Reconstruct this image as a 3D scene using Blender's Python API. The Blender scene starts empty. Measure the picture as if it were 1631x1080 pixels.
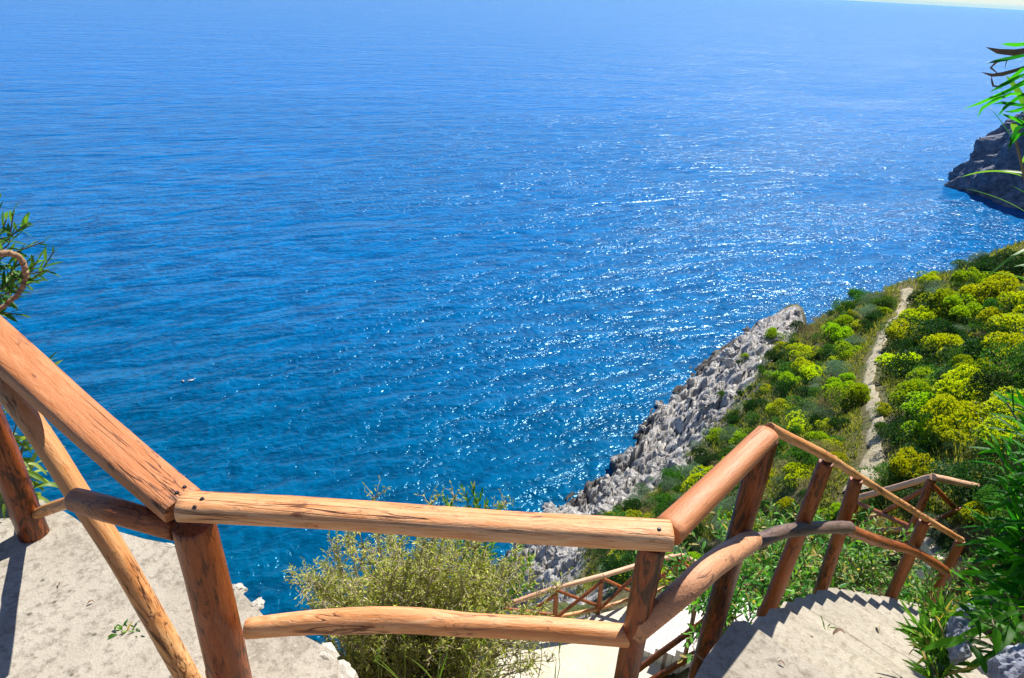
import bpy, bmesh, math, random
import numpy as np
from mathutils import Vector, Matrix, noise as mnoise
from bpy_extras.object_utils import world_to_camera_view  # noqa

R = math.radians
SC = bpy.context.scene
COL = SC.collection
rng = np.random.default_rng(7)
random.seed(7)

# ------------------------------------------------------------------ camera
H = 30.0                      # eye height over the sea (sea level z = 0)
PW, PH, F = 1631.0, 1080.0, 1058.0
NAD = np.array([710.0 - 815.5, -(2500.0 - 540.0), -F]); NAD /= np.linalg.norm(NAD)
UP = -NAD
FW = np.array([0, 0, -1.0]); FW = FW - FW.dot(UP) * UP; FW /= np.linalg.norm(FW)
RT = np.cross(FW, UP)
RM = np.array([RT, FW, UP])
cam = bpy.data.objects.new('camera', bpy.data.cameras.new('camera')); COL.objects.link(cam)
M4 = Matrix([[*RM[0], 0], [*RM[1], 0], [*RM[2], H], [0, 0, 0, 1]])
cam.matrix_world = M4
cam.data.sensor_width = 36.0
cam.data.lens = 36.0 * F / PW
cam.data.clip_start = 0.05
cam.data.clip_end = 60000
SC.camera = cam

# ------------------------------------------------------------------ light
SUN_AZ, SUN_EL = R(32), R(50)
w = bpy.data.worlds.new('World'); SC.world = w; w.use_nodes = True
nt = w.node_tree
bg = nt.nodes['Background']
sky = nt.nodes.new('ShaderNodeTexSky'); sky.sky_type = 'NISHITA'; sky.sun_disc = False
sky.sun_elevation = SUN_EL; sky.sun_rotation = SUN_AZ
sky.air_density = 1.0; sky.dust_density = 0.0; sky.ozone_density = 1.5; sky.altitude = 30
tn = nt.nodes.new('ShaderNodeMix'); tn.data_type = 'RGBA'; tn.blend_type = 'MULTIPLY'; tn.inputs[0].default_value = 1.0; tn.inputs[7].default_value = (.84, .97, 1.28, 1)
nt.links.new(sky.outputs[0], tn.inputs[6]); nt.links.new(tn.outputs[2], bg.inputs[0]); bg.inputs[1].default_value = 0.055
sd = bpy.data.lights.new('sun', 'SUN'); sd.energy = 5.0; sd.angle = R(0.5); sd.color = (1.0, 0.95, 0.87)
sun = bpy.data.objects.new('sun', sd); COL.objects.link(sun)
sv = Vector((math.sin(SUN_AZ) * math.cos(SUN_EL), math.cos(SUN_AZ) * math.cos(SUN_EL), math.sin(SUN_EL)))
sun.rotation_euler = sv.to_track_quat('Z', 'Y').to_euler()
sun.location = (0, 0, 60)
SC.view_settings.view_transform = 'Standard'
SC.view_settings.look = 'None'
SC.view_settings.exposure = 0.76
SC.view_settings.gamma = 1.0
SC.cycles.max_bounces = 6
SC.cycles.transparent_max_bounces = 4
SC.cycles.use_denoising = True
SC.cycles.volume_bounces = 0

# ------------------------------------------------------------------ layout helpers (real positions)
def ray(px, py):
    v = RM @ np.array([px - 815.5, -(py - 540.0), -F]); return v / np.linalg.norm(v)
def PZ(px, py, z):            # point at height z below the eye (z negative)
    v = ray(px, py); v = v * (z / v[2]); return np.array([v[0], v[1], v[2] + H])
def PD(px, py, D):            # point at ground distance D from the eye's foot
    v = ray(px, py); v = v * (D / math.hypot(v[0], v[1])); return np.array([v[0], v[1], v[2] + H])
def PS(px, py, s):
    v = ray(px, py) * s; return np.array([v[0], v[1], v[2] + H])
def PV(px, py, a, b, off=0.0):         # point in the upright plane through a and b
    d = np.array([b[0] - a[0], b[1] - a[1]]); n = np.array([-d[1], d[0]]) / np.linalg.norm(d)
    v = ray(px, py); t = (n.dot(a[:2]) + off) / n.dot(v[:2]); v = v * t
    return np.array([v[0], v[1], v[2] + H])

# ------------------------------------------------------------------ object helpers
def link(o, parent=None):
    COL.objects.link(o)
    if parent is not None: o.parent = parent
    return o
def tag(o, label=None, cat=None, group=None, kind=None):
    if label: o['label'] = label
    if cat: o['category'] = cat
    if group: o['group'] = group
    if kind: o['kind'] = kind
    return o
def empty(name, loc, rz=0.0):
    o = bpy.data.objects.new(name, None); o.empty_display_size = 0.1
    o.location = Vector([float(c) for c in loc]); o.rotation_euler = (0, 0, rz)
    return link(o)
def mesh_np(name, V, Fc, mat, parent=None, smooth=False, attrs=None, link_it=True):
    me = bpy.data.meshes.new(name)
    V = np.asarray(V, dtype=np.float64)
    if isinstance(Fc, np.ndarray):
        n, k = Fc.shape
        me.vertices.add(len(V)); me.vertices.foreach_set('co', V.ravel())
        me.loops.add(n * k); me.loops.foreach_set('vertex_index', Fc.ravel().astype(np.int32))
        me.polygons.add(n); me.polygons.foreach_set('loop_start', np.arange(0, n * k, k, dtype=np.int32))
        me.update(calc_edges=True)
    else:
        me.from_pydata([tuple(v) for v in V], [], [tuple(f) for f in Fc]); me.update()
    if attrs:
        for an, arr in attrs.items():
            a = me.attributes.new(an, 'FLOAT', 'POINT'); a.data.foreach_set('value', np.asarray(arr, dtype=np.float32))
    if smooth: me.polygons.foreach_set('use_smooth', np.ones(len(me.polygons), dtype=bool))
    mats = mat if isinstance(mat, list) else [mat]
    for m in mats: me.materials.append(m)
    o = bpy.data.objects.new(name, me)
    if link_it: link(o, parent)
    return o

# ------------------------------------------------------------------ numpy noise
def _h(ix, iy, iz=0, s=0):
    n = (ix.astype(np.int64) * 374761393 + iy.astype(np.int64) * 668265263 + np.int64(iz) * 2147483647 + np.int64(s) * 1274126177) & 0xffffffff
    n = ((n ^ (n >> 13)) * 1274126177) & 0xffffffff
    n = ((n ^ (n >> 16)) * 2246822519) & 0xffffffff
    return ((n ^ (n >> 15)) & 0xffffff) / float(0xffffff)
def vnoise(x, y, s=0):
    ix = np.floor(x).astype(np.int64); iy = np.floor(y).astype(np.int64); fx = x - ix; fy = y - iy
    fx = fx * fx * (3 - 2 * fx); fy = fy * fy * (3 - 2 * fy)
    a = _h(ix, iy, 0, s); b = _h(ix + 1, iy, 0, s); c = _h(ix, iy + 1, 0, s); d = _h(ix + 1, iy + 1, 0, s)
    return (a + (b - a) * fx) * (1 - fy) + (c + (d - c) * fx) * fy
def fbm(x, y, o=4, s=0):
    r = 0; a = 0.5; t = 0
    for i in range(o):
        r = r + a * vnoise(x * 2 ** i + 13.7 * i, y * 2 ** i - 7.1 * i, s + i); t += a; a *= 0.5
    return r / t
def worley(x, y, s=0):
    ix = np.floor(x).astype(np.int64); iy = np.floor(y).astype(np.int64)
    f1 = np.full(x.shape, 9.0); f2 = np.full(x.shape, 9.0); cr = np.zeros(x.shape); tx = np.zeros(x.shape)
    for dx in (-1, 0, 1):
        for dy in (-1, 0, 1):
            cx = ix + dx; cy = iy + dy
            px = cx + _h(cx, cy, 1, s); py = cy + _h(cx, cy, 2, s)
            d = np.hypot(px - x, py - y); r = _h(cx, cy, 3, s)
            t = (x - px) * (_h(cx, cy, 4, s) - .5) + (y - py) * (_h(cx, cy, 5, s) - .5)
            m = d < f1
            f2 = np.where(m, f1, np.minimum(f2, d)); cr = np.where(m, r, cr); tx = np.where(m, t, tx); f1 = np.where(m, d, f1)
    return f1, f2, cr, tx
def sstep(a, b, x):
    t = np.clip((x - a) / (b - a), 0, 1); return t * t * (3 - 2 * t)

# ------------------------------------------------------------------ materials
class NB:
    def __init__(s, name):
        s.m = bpy.data.materials.new(name); s.m.use_nodes = True; s.t = s.m.node_tree; s.n = s.t.nodes
        s.b = s.n['Principled BSDF']; s.out = s.n['Material Output']
    def add(s, typ, **kw):
        n = s.n.new(typ)
        for k, v in kw.items(): setattr(n, k, v)
        return n
    def l(s, a, b): s.t.links.new(a, b)
    def coord(s, kind='Object', scale=(1, 1, 1), rot=(0, 0, 0)):
        tc = s.add('ShaderNodeTexCoord'); mp = s.add('ShaderNodeMapping')
        mp.inputs['Scale'].default_value = scale; mp.inputs['Rotation'].default_value = rot
        s.l(tc.outputs[kind], mp.inputs[0]); return mp.outputs[0]
    def noise(s, vec, scale, detail=4, rough=.6, dist=0):
        n = s.add('ShaderNodeTexNoise'); n.inputs['Scale'].default_value = scale; n.inputs['Detail'].default_value = detail
        n.inputs['Roughness'].default_value = rough; n.inputs['Distortion'].default_value = dist
        if vec is not None: s.l(vec, n.inputs['Vector'])
        return n.outputs['Fac']
    def ramp(s, fac, stops):
        r = s.add('ShaderNodeValToRGB'); cr = r.color_ramp
        while len(cr.elements) < len(stops): cr.elements.new(0.5)
        for e, (p, c) in zip(cr.elements, stops):
            e.position = p; e.color = (*c, 1) if len(c) == 3 else c
        s.l(fac, r.inputs[0]); return r.outputs[0]
    def g(s, fac, a, b):
        if a > b: return s.ramp(fac, [(b, (1, 1, 1)), (a, (0, 0, 0))])
        return s.ramp(fac, [(a, (0, 0, 0)), (b, (1, 1, 1))])
    def mix(s, fac, a, b, mode='MIX'):
        n = s.add('ShaderNodeMix', data_type='RGBA', blend_type=mode)
        for sock, v in ((n.inputs[0], fac), (n.inputs[6], a), (n.inputs[7], b)):
            if isinstance(v, (float, int)): sock.default_value = v
            elif isinstance(v, tuple): sock.default_value = (*v, 1) if len(v) == 3 else v
            else: s.l(v, sock)
        return n.outputs[2]
    def attr(s, name):
        a = s.add('ShaderNodeAttribute'); a.attribute_name = name; return a.outputs['Fac']
    def math(s, op, a, b=None):
        n = s.add('ShaderNodeMath', operation=op)
        for i, v in enumerate((a, b)):
            if v is None: continue
            if isinstance(v, (float, int)): n.inputs[i].default_value = v
            else: s.l(v, n.inputs[i])
        return n.outputs[0]
    def bump(s, hgt, strength, dist, normal=None):
        b = s.add('ShaderNodeBump'); b.inputs['Strength'].default_value = strength; b.inputs['Distance'].default_value = dist
        s.l(hgt, b.inputs['Height'])
        if normal is not None: s.l(normal, b.inputs['Normal'])
        return b.outputs[0]
    def base(s, c):
        if isinstance(c, tuple): s.b.inputs['Base Color'].default_value = (*c, 1)
        else: s.l(c, s.b.inputs['Base Color'])
    def set(s, **kw):
        for k, v in kw.items(): s.b.inputs[k.replace('_', ' ')].default_value = v

def wood_mat(name, light, mid, dark, dark_amt, rough=.5, bark=None):
    b = NB(name)
    v = b.coord('Object', (1, 1, .09))
    oi = b.add('ShaderNodeObjectInfo')
    va = b.add('ShaderNodeVectorMath', operation='ADD'); b.l(v, va.inputs[0])
    sc = b.add('ShaderNodeVectorMath', operation='SCALE'); sc.inputs['Scale'].default_value = 7.0
    cb = b.add('ShaderNodeCombineXYZ'); b.l(oi.outputs['Random'], cb.inputs[0]); b.l(oi.outputs['Random'], cb.inputs[2])
    b.l(cb.outputs[0], sc.inputs[0]); b.l(sc.outputs[0], va.inputs[1]); v = va.outputs[0]
    grain = b.noise(v, 55, 6, .65, 1.2)
    big = b.noise(v, 9, 3, .55, .6)
    c = b.mix(b.g(grain, .3, .72), mid, light)
    c = b.mix(b.math('MULTIPLY', b.g(big, .42, .66), .75), c, mid)
    # dark streaks and knots
    v2 = b.coord('Object', (1, 1, .22)); v2a = b.add('ShaderNodeVectorMath', operation='ADD')
    b.l(v2, v2a.inputs[0]); b.l(sc.outputs[0], v2a.inputs[1])
    st = b.noise(v2a.outputs[0], 24, 6, .7, 2.0)
    msk = b.noise(v2a.outputs[0], 5, 3, .6, .5)
    stm = b.math('ADD', st, b.math('MULTIPLY', b.math('SUBTRACT', msk, .5), .55))
    c = b.mix(b.math('MULTIPLY', b.g(stm, .60 - dark_amt, .70 - dark_amt), .85), c, dark)
    cr = b.noise(v, 110, 3, .5, .5)
    c = b.mix(b.math('MULTIPLY', b.g(cr, .64, .69), .45), c, dark)
    vo = b.add('ShaderNodeTexVoronoi'); vo.inputs['Scale'].default_value = 5.5
    b.l(b.coord('Object', (1, 1, .55)), vo.inputs['Vector'])
    c = b.mix(b.math('MULTIPLY', b.g(vo.outputs['Distance'], .12, .04), .75), c, dark)
    v3 = b.coord('Object', (1, 1, .035)); v3a = b.add('ShaderNodeVectorMath', operation='ADD'); b.l(v3, v3a.inputs[0]); b.l(sc.outputs[0], v3a.inputs[1])
    ck = b.math('ABSOLUTE', b.math('SUBTRACT', b.noise(v3a.outputs[0], 16, 3, .55, .8), .5))
    crk = b.math('MULTIPLY', b.g(ck, .014, .003), b.g(msk, .46, .56))
    c = b.mix(b.math('MULTIPLY', crk, .85), c, tuple(q * .6 for q in dark))
    if bark:
        sx = b.add('ShaderNodeSeparateXYZ'); b.l(b.coord('Object'), sx.inputs[0])
        sd_ = b.math('ADD', b.math('MULTIPLY', sx.outputs[bark[1]], bark[2]), b.math('MULTIPLY', b.math('SUBTRACT', b.noise(v2, 4, 4, .6, 1), .5), .16))
        c = b.mix(b.g(sd_, bark[3], bark[3] + .008), c, b.mix(b.g(grain, .3, .7), bark[0], tuple(x * 2.6 for x in bark[0])))
    b.base(c)
    b.l(b.ramp(grain, [(0, (rough - .15,) * 3), (1, (rough + .2,) * 3)]), b.b.inputs['Roughness'])
    hh = b.math('SUBTRACT', b.math('ADD', grain, b.math('MULTIPLY', st, 1.4)), b.math('MULTIPLY', crk, 1.6))
    b.l(b.bump(hh, .8, .0030), b.b.inputs['Normal'])
    b.set(Specular_IOR_Level=.4)
    return b.m
M = {}
M['rail'] = wood_mat('peeled chestnut rail', (.84, .51, .26), (.60, .21, .055), (.17, .05, .018), .02, .46)
M['rail_face'] = wood_mat('hewn rail', (.62, .28, .12), (.44, .145, .042), (.13, .045, .018), .02, .5)
M['post'] = wood_mat('varnished post', (.38, .10, .020), (.18, .036, .007), (.018, .005, .002), .12, .28)
M['post_far'] = wood_mat('varnished thin post', (.46, .14, .034), (.26, .068, .015), (.05, .013, .005), .07, .4)
M['brace'] = wood_mat('brace', (.80, .48, .21), (.54, .20, .05), (.10, .03, .01), .03, .4)
M['barky'] = wood_mat('half barked rail', (.66, .34, .18), (.48, .22, .10), (.09, .04, .025), .03, .55, bark=((.045, .028, .028), 0, 1.0, .01))
M['grey_rail'] = wood_mat('weathered rail', (.20, .13, .10), (.12, .07, .05), (.03, .02, .018), .04, .6)
M['pale_rail'] = wood_mat('sun bleached rail', (.74, .50, .34), (.6, .32, .17), (.2, .08, .03), -.04, .5)

def conc_mat(name, a, bcol, dirt, spots=.5):
    b = NB(name); v = b.coord('Object')
    n1 = b.noise(v, 1.7, 6, .65); n2 = b.noise(v, 26, 5, .7); n3 = b.noise(v, 90, 3, .6)
    c = b.mix(b.g(n1, .35, .65), a, bcol)
    c = b.mix(b.math('MULTIPLY', b.g(n2, .48, .68), .75), c, dirt)
    c = b.mix(b.math('MULTIPLY', b.g(b.noise(v, 4.5, 6, .7, .5), .56, .68), .5), c, dirt)
    c = b.mix(b.math('MULTIPLY', b.g(n3, .58, .7), spots), c, tuple(min(1, x * 1.7) for x in a))
    vo = b.add('ShaderNodeTexVoronoi'); vo.inputs['Scale'].default_value = 7; b.l(v, vo.inputs['Vector'])
    c = b.mix(b.math('MULTIPLY', b.g(vo.outputs['Distance'], .09, .03), .8), c, (.05, .04, .03))
    b.base(c); b.set(Roughness=.9, Specular_IOR_Level=.2)
    b.l(b.bump(b.math('ADD', n2, b.math('MULTIPLY', n3, .6)), 1.0, .0045), b.b.inputs['Normal'])
    return b.m
M['conc'] = conc_mat('slab concrete', (.33, .295, .235), (.42, .38, .31), (.15, .12, .09))
M['steps'] = conc_mat('step concrete', (.37, .33, .26), (.45, .405, .325), (.24, .20, .15), .5)
M['walk'] = conc_mat('lower walk', (.55, .49, .38), (.62, .57, .47), (.42, .35, .26), .2)
def tread_mat():
    b = NB('ribbed treads'); v = b.coord('Object')
    br = b.add('ShaderNodeTexBrick'); b.l(b.coord('Object', (1, 1, 1), (0, 0, R(33))), br.inputs['Vector'])
    br.inputs['Scale'].default_value = 3.2; br.inputs['Mortar Size'].default_value = .018
    br.inputs['Color1'].default_value = (.72, .70, .66, 1); br.inputs['Color2'].default_value = (.62, .6, .55, 1); br.inputs['Mortar'].default_value = (.25, .2, .17, 1)
    c = b.mix(b.math('MULTIPLY', b.g(b.noise(v, 12, 5), .5, .7), .35), br.outputs[0], (.45, .4, .33))
    b.base(c); b.set(Roughness=.8); return b.m
M['tread'] = tread_mat()

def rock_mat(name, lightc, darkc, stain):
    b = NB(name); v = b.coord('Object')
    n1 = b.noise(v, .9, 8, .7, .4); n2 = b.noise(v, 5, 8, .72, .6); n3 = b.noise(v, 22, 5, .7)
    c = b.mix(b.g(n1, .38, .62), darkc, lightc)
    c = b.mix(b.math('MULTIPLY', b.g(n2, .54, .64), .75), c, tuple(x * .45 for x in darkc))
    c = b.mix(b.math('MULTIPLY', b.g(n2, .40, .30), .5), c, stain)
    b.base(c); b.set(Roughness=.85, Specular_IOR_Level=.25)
    hh = b.math('ADD', b.math('MULTIPLY', n2, 1.6), b.math('MULTIPLY', n3, .5))
    b.l(b.bump(hh, 1, .13), b.b.inputs['Normal']); return b
M['rock'] = rock_mat('limestone', (.74, .71, .66), (.35, .34, .33), (.42, .33, .2)).m
M['islet'] = rock_mat('shade-tinted headland limestone', (.30, .31, .36), (.09, .11, .17), (.17, .15, .14)).m  # dark blue of the shadowed near side is put into the rock colour

def terrain_mat():
    b = rock_mat('hillside', (.74, .71, .66), (.33, .32, .32), (.44, .34, .20))
    rc = b.b.inputs['Base Color'].links[0].from_socket
    v = b.coord('Object')
    n = b.noise(v, .8, 6, .65); n2 = b.noise(v, 7, 6, .75)
    soil = b.mix(b.g(n2, .35, .65), (.09, .085, .03), (.26, .22, .10))
    soil = b.mix(b.g(n, .48, .6), soil, b.mix(b.g(n2, .4, .6), (.04, .07, .02), (.16, .18, .04)))
    rk = b.attr('rock')
    k = b.math('ADD', rk, b.math('MULTIPLY', b.math('SUBTRACT', n2, .5), 1.2))
    c = b.mix(b.g(k, .40, .56), soil, rc)
    wet = b.attr('wet')
    c = b.mix(b.math('MULTIPLY', wet, .8), c, (.05, .04, .035))
    b.base(c); return b.m
M['terrain'] = terrain_mat()
def path_mat():
    b = NB('trodden path'); v = b.coord('Object')
    n = b.noise(v, 3, 6, .7); n2 = b.noise(v, 16, 5, .7)
    c = b.mix(b.g(n, .4, .62), (.33, .28, .17), (.45, .39, .28)); c = b.mix(b.math('MULTIPLY', b.g(n2, .55, .7), .7), c, (.26, .25, .09))
    b.base(c); b.set(Roughness=.95); b.l(b.bump(n2, 1, .05), b.b.inputs['Normal']); return b.m
M['path'] = path_mat()

def leaf_mat(name, a, bcol, trans=.35, rough=.5, dry=None, tcol=None):
    b = NB(name); vv = b.attr('v')
    c = b.mix(b.g(vv, .1, .9), a, bcol)
    oi = b.add('ShaderNodeObjectInfo')
    hs = b.add('ShaderNodeHueSaturation')
    b.l(b.math('ADD', b.math('MULTIPLY', oi.outputs['Random'], .035), .495), hs.inputs['Hue'])
    b.l(b.math('ADD', b.math('MULTIPLY', oi.outputs['Random'], .45), .72), hs.inputs['Value'])
    b.l(c, hs.inputs['Color']); c = hs.outputs[0]
    if dry: c = b.mix(b.g(vv, .86, .9), c, dry)
    b.base(c); b.set(Roughness=rough + .08, Specular_IOR_Level=.25)
    tr = b.add('ShaderNodeBsdfTranslucent')
    b.l(b.mix(1.0, c, tcol or (1.6, 1.7, .5), 'MULTIPLY'), tr.inputs[0])
    mx = b.add('ShaderNodeMixShader'); mx.inputs[0].default_value = trans
    b.l(b.b.outputs[0], mx.inputs[1]); b.l(tr.outputs[0], mx.inputs[2]); b.l(mx.outputs[0], b.out.inputs[0])
    return b.m
M['spurge_flower'] = leaf_mat('yellow green bracts', (.50, .54, .012), (.78, .72, .02), .3)
M['spurge_flower2'] = leaf_mat('lime bracts', (.32, .46, .015), (.55, .60, .02), .3)
M['spurge_leaf'] = leaf_mat('spurge leaf', (.035, .09, .012), (.12, .2, .02), .3)
M['mastic'] = leaf_mat('dark scrub leaf', (.012, .045, .012), (.05, .11, .02), .25)
M['mastic2'] = leaf_mat('mid scrub leaf', (.035, .12, .02), (.14, .26, .04), .3)
M['grey'] = leaf_mat('grey green leaf', (.10, .18, .11), (.30, .38, .26), .25, tcol=(1.2, 1.4, .8))
M['dry'] = leaf_mat('dry scrub', (.20, .16, .07), (.42, .35, .2), .25, tcol=(1.3, 1.2, .7))
M['grass'] = leaf_mat('hillside grass', (.12, .17, .03), (.40, .36, .10), .35)
M['bush'] = leaf_mat('olive bush leaf', (.24, .26, .03), (.62, .56, .16), .35, dry=(.6, .52, .28))
M['laurel'] = leaf_mat('bright shrub leaf', (.05, .16, .02), (.24, .42, .06), .4, rough=.32, dry=(.45, .34, .12))
M['lance'] = leaf_mat('lance leaf', (.012, .10, .008), (.10, .36, .015), .58, rough=.42)
M['oleander'] = leaf_mat('narrow leaf', (.03, .13, .02), (.18, .36, .07), .4, rough=.35)
M['strap'] = leaf_mat('strap leaf', (.15, .26, .03), (.38, .46, .12), .4, rough=.35)
M['blade'] = leaf_mat('weed', (.12, .2, .02), (.32, .38, .08), .4)
def plain(name, c, rough=.8, nscale=30, var=.5, bumpd=.004):
    b = NB(name); v = b.coord('Object'); n = b.noise(v, nscale, 5, .7)
    b.base(b.mix(b.g(n, .3, .7), tuple(x * (1 - var) for x in c), c)); b.set(Roughness=rough)
    b.l(b.bump(n, .8, bumpd), b.b.inputs['Normal']); return b.m
M['twig'] = plain('twig bark', (.26, .19, .12))
M['twig_pale'] = plain('pale dry twig', (.5, .42, .28))
M['vine'] = plain('dry brown stem', (.42, .24, .12), .7, 60)
M['deadleaf'] = plain('dead leaf', (.22, .12, .06), .7, 40)
M['nail'] = plain('rusty nail', (.03, .02, .02), .5)
M['wire'] = plain('fence wire', (.35, .3, .25), .4)
M['feather'] = plain('white feathers', (.75, .74, .72), .7, 20, .1)
M['darkfeather'] = plain('grey feathers', (.12, .12, .13), .7, 20, .3)
def small_stone(name, a, c):
    b = NB(name); v = b.coord('Object'); n = b.noise(v, 2.2, 6, .7); n2 = b.noise(v, 9, 5, .7)
    b.base(b.mix(b.math('MULTIPLY', b.g(n2, .5, .65), .6), b.mix(b.g(n, .4, .6), a, c), tuple(q * .35 for q in a))); b.set(Roughness=.9)
    b.l(b.bump(n2, .9, .006), b.b.inputs['Normal']); return b.m
M['shade_blue_stone'] = small_stone('wall stone', (.20, .22, .28), (.38, .39, .44))  # bluish shade on these stones is put into their colour
M['edgestone'] = small_stone('pale edge stone', (.42, .38, .31), (.60, .56, .48))

def water_mat():
    b = NB('sea water')
    v = b.coord('Object', (1, 1, 1), (0, 0, R(-24)))
    vs = b.add('ShaderNodeVectorMath', operation='MULTIPLY'); b.l(v, vs.inputs[0]); vs.inputs[1].default_value = (.5, 1.25, 1)
    s = vs.outputs[0]
    n1 = b.noise(s, .11, 3, .5, .7); n2 = b.noise(s, .55, 3, .55, .6); n3 = b.noise(v, 1.7, 2, .5, .4)
    lane = b.noise(s, .035, 3, .6, 1.2)
    amp = b.math('ADD', .45, b.math('MULTIPLY', b.g(lane, .35, .65), .75))
    chop = b.math('ADD', b.math('MULTIPLY', n2, .80), b.math('MULTIPLY', n3, .34))
    hh = b.math('ADD', b.math('MULTIPLY', n1, 1.8), b.math('MULTIPLY', chop, amp))
    b.l(b.bump(hh, 1.0, .66), b.b.inputs['Normal'])
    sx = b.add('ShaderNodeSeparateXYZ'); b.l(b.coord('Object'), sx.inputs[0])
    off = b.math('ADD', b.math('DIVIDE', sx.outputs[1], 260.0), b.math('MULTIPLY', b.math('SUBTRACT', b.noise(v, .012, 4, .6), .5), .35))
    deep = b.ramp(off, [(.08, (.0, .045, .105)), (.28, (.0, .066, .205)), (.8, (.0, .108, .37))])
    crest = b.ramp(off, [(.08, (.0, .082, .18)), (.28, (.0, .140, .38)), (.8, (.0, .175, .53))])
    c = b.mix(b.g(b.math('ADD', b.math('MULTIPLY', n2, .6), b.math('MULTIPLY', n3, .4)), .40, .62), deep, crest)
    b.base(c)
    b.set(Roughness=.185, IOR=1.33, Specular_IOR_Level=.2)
    b.b.inputs['Specular Tint'].default_value = (.10, .66, 1, 1)
    return b.m
M['water'] = water_mat()

# ------------------------------------------------------------------ SEA
def build_sea():
    # one sheet reaching the horizon
    rs = [0.0, 200, 1500, 6000, 15000]
    V = [(0, 0, 0)]; Fc = []
    n = 64
    for r in rs[1:]:
        for i in range(n): V.append((r * math.cos(2 * math.pi * i / n), r * math.sin(2 * math.pi * i / n), 0))
    for i in range(n): Fc.append((0, 1 + i, 1 + (i + 1) % n))
    for k in range(1, len(rs) - 1):
        a = 1 + (k - 1) * n; c = 1 + k * n
        for i in range(n): Fc.append((a + i, c + i, c + (i + 1) % n, a + (i + 1) % n))
    o = mesh_np('sea', V, Fc, M['water']); tag(o, kind='structure')
build_sea()

# ------------------------------------------------------------------ HAZE (even sea air; the sky is outside it)
def build_haze():
    m = bpy.data.materials.new('sea haze'); m.use_nodes = True; t = m.node_tree
    for n in list(t.nodes):
        if n.type == 'BSDF_PRINCIPLED': t.nodes.remove(n)
    pv = t.nodes.new('ShaderNodeVolumePrincipled'); pv.inputs['Color'].default_value = (.34, .84, 1, 1)
    pv.inputs['Density'].default_value = 0.42e-4; pv.inputs['Anisotropy'].default_value = .75
    t.links.new(pv.outputs[0], t.nodes['Material Output'].inputs['Volume'])
    B = 15500; z0, z1 = -47, 48
    V = [(x * B, y * B, z) for z in (z0, z1) for x, y in ((-1, -1), (1, -1), (1, 1), (-1, 1))]
    o = mesh_np('haze', V, [(3, 2, 1, 0), (4, 5, 6, 7), (0, 1, 5, 4), (1, 2, 6, 5), (2, 3, 7, 6), (3, 0, 4, 7)], m)
    tag(o, 'pale sea haze fading the far water', 'haze', kind='stuff')
build_haze()

# ------------------------------------------------------------------ TERRAIN
def S(px, py, s):
    p = PS(px, py, s); return (p[0], p[1], p[2] - H)
def Z(px, py, z, dn=0, dz=0):
    p = PZ(px, py, z); k = 1 + dn / math.hypot(p[0], p[1]); return (p[0] * k, p[1] * k, z + dz)
CP = []
shore = [(875, 822), (960, 757), (1040, 657), (1100, 598), (1160, 543), (1220, 514)]
for (x, y) in shore:
    a = np.array(Z(x, y, -30)); n_ = np.array([-.85, .55])
    CP.append(tuple(a)); CP.append((a[0] + n_[0] * 5, a[1] + n_[1] * 5, -34.5)); CP.append((a[0] - n_[0] * 3.0, a[1] - n_[1] * 3.0, -27.0))
for t in [(1390, 740, 16), (1395, 640, 22), (1395, 560, 30), (1440, 480, 42), (1440, 450, 47), (1631, 425, 52), (1320, 503, 49), (1600, 600, 20),
          (1600, 500, 32), (1631, 700, 13.5), (1500, 600, 25), (1200, 600, 45), (1150, 700, 38), (1100, 780, 30), (900, 900, 28), (1250, 700, 24),
          (1300, 600, 33), (1240, 560, 50), (1000, 850, 27), (1300, 760, 15.5), (1200, 790, 18)]:
    CP.append(S(*t))
# beyond the crest the ground falls to the sea
for (x, y, s, a, bb) in [(1440, 450, 47, 9, -24), (1440, 450, 47, 20, -33), (1631, 425, 52, 9, -24), (1631, 425, 52, 20, -33), (1320, 500, 50, 9, -27), (1320, 500, 50, 18, -34)]:
    p = S(x, y, s); D = math.hypot(p[0], p[1]); CP.append((p[0] * (D + a) / D, p[1] * (D + a) / D, bb))
CP += [(55, 50, -14), (65, 62, -24), (70, 72, -34), (40, 22, -5), (22, 8, -1), (60, 20, -4), (12, 4, -1.6), (10, -4, -.5), (30, -6, 3)]
# near ground
CP += [(-1.5, .8, -2.9), (-2.6, 2.0, -2.95), (-4.5, 1.5, -2.9), (-1.0, 1.6, -2.9), (.4, 1.2, -2.9), (1.5, 1.6, -2.9), (0, -2, -1.9), (-3, -2, -1.9), (3, -2, -1.5),
       (2.6, 1.2, -2.7), (3.4, 2.6, -3.3), (4.6, 3.9, -4.6), (5.6, 4.8, -5.2), (6.6, 6.0, -6.0), (6.1, 7.4, -7.1), (7.3, 8.6, -7.0),
       (-.3, 2.9, -4.3), (.7, 3.2, -5.5), (1.4, 3.3, -5.7), (2.1, 3.7, -6.0), (2.3, 4.6, -7.4), (3.7, 5.7, -6.6), (-.4, 4.4, -6.2), (1.2, 5.0, -9.4), (0, 6.4, -10.6), (3.0, 6.8, -10.0),
       (1.2, 8.0, -10.7), (2.8, 8.2, -10.7), (0.2, 8.6, -10.9), (3.2, 9.6, -10.7), (2.0, 10.4, -12.2), (.5, 11.2, -13.8), (4.6, 10.6, -11.2), (5.2, 8.4, -9.2),
       (-1.4, 3.4, -6.5), (-2.2, 4.2, -10), (-3.0, 3.6, -5.5), (-3.6, 5.2, -13), (-5.5, 5.0, -9), (-7, 7, -18), (-2.4, 7.5, -17), (-2.0, 12, -24), (-1, 18, -27), (-1.5, 24, -31),
       (-6, 10, -27), (-8, 14, -34), (-4, 20, -34), (-12, 8, -30), (-14, 12, -36), (-8, 3, -8), (-12, 0, -14), (-18, -2, -34), (-4, 32, -37), (1.0, 24, -25.5), (2, 15, -18)]
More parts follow.
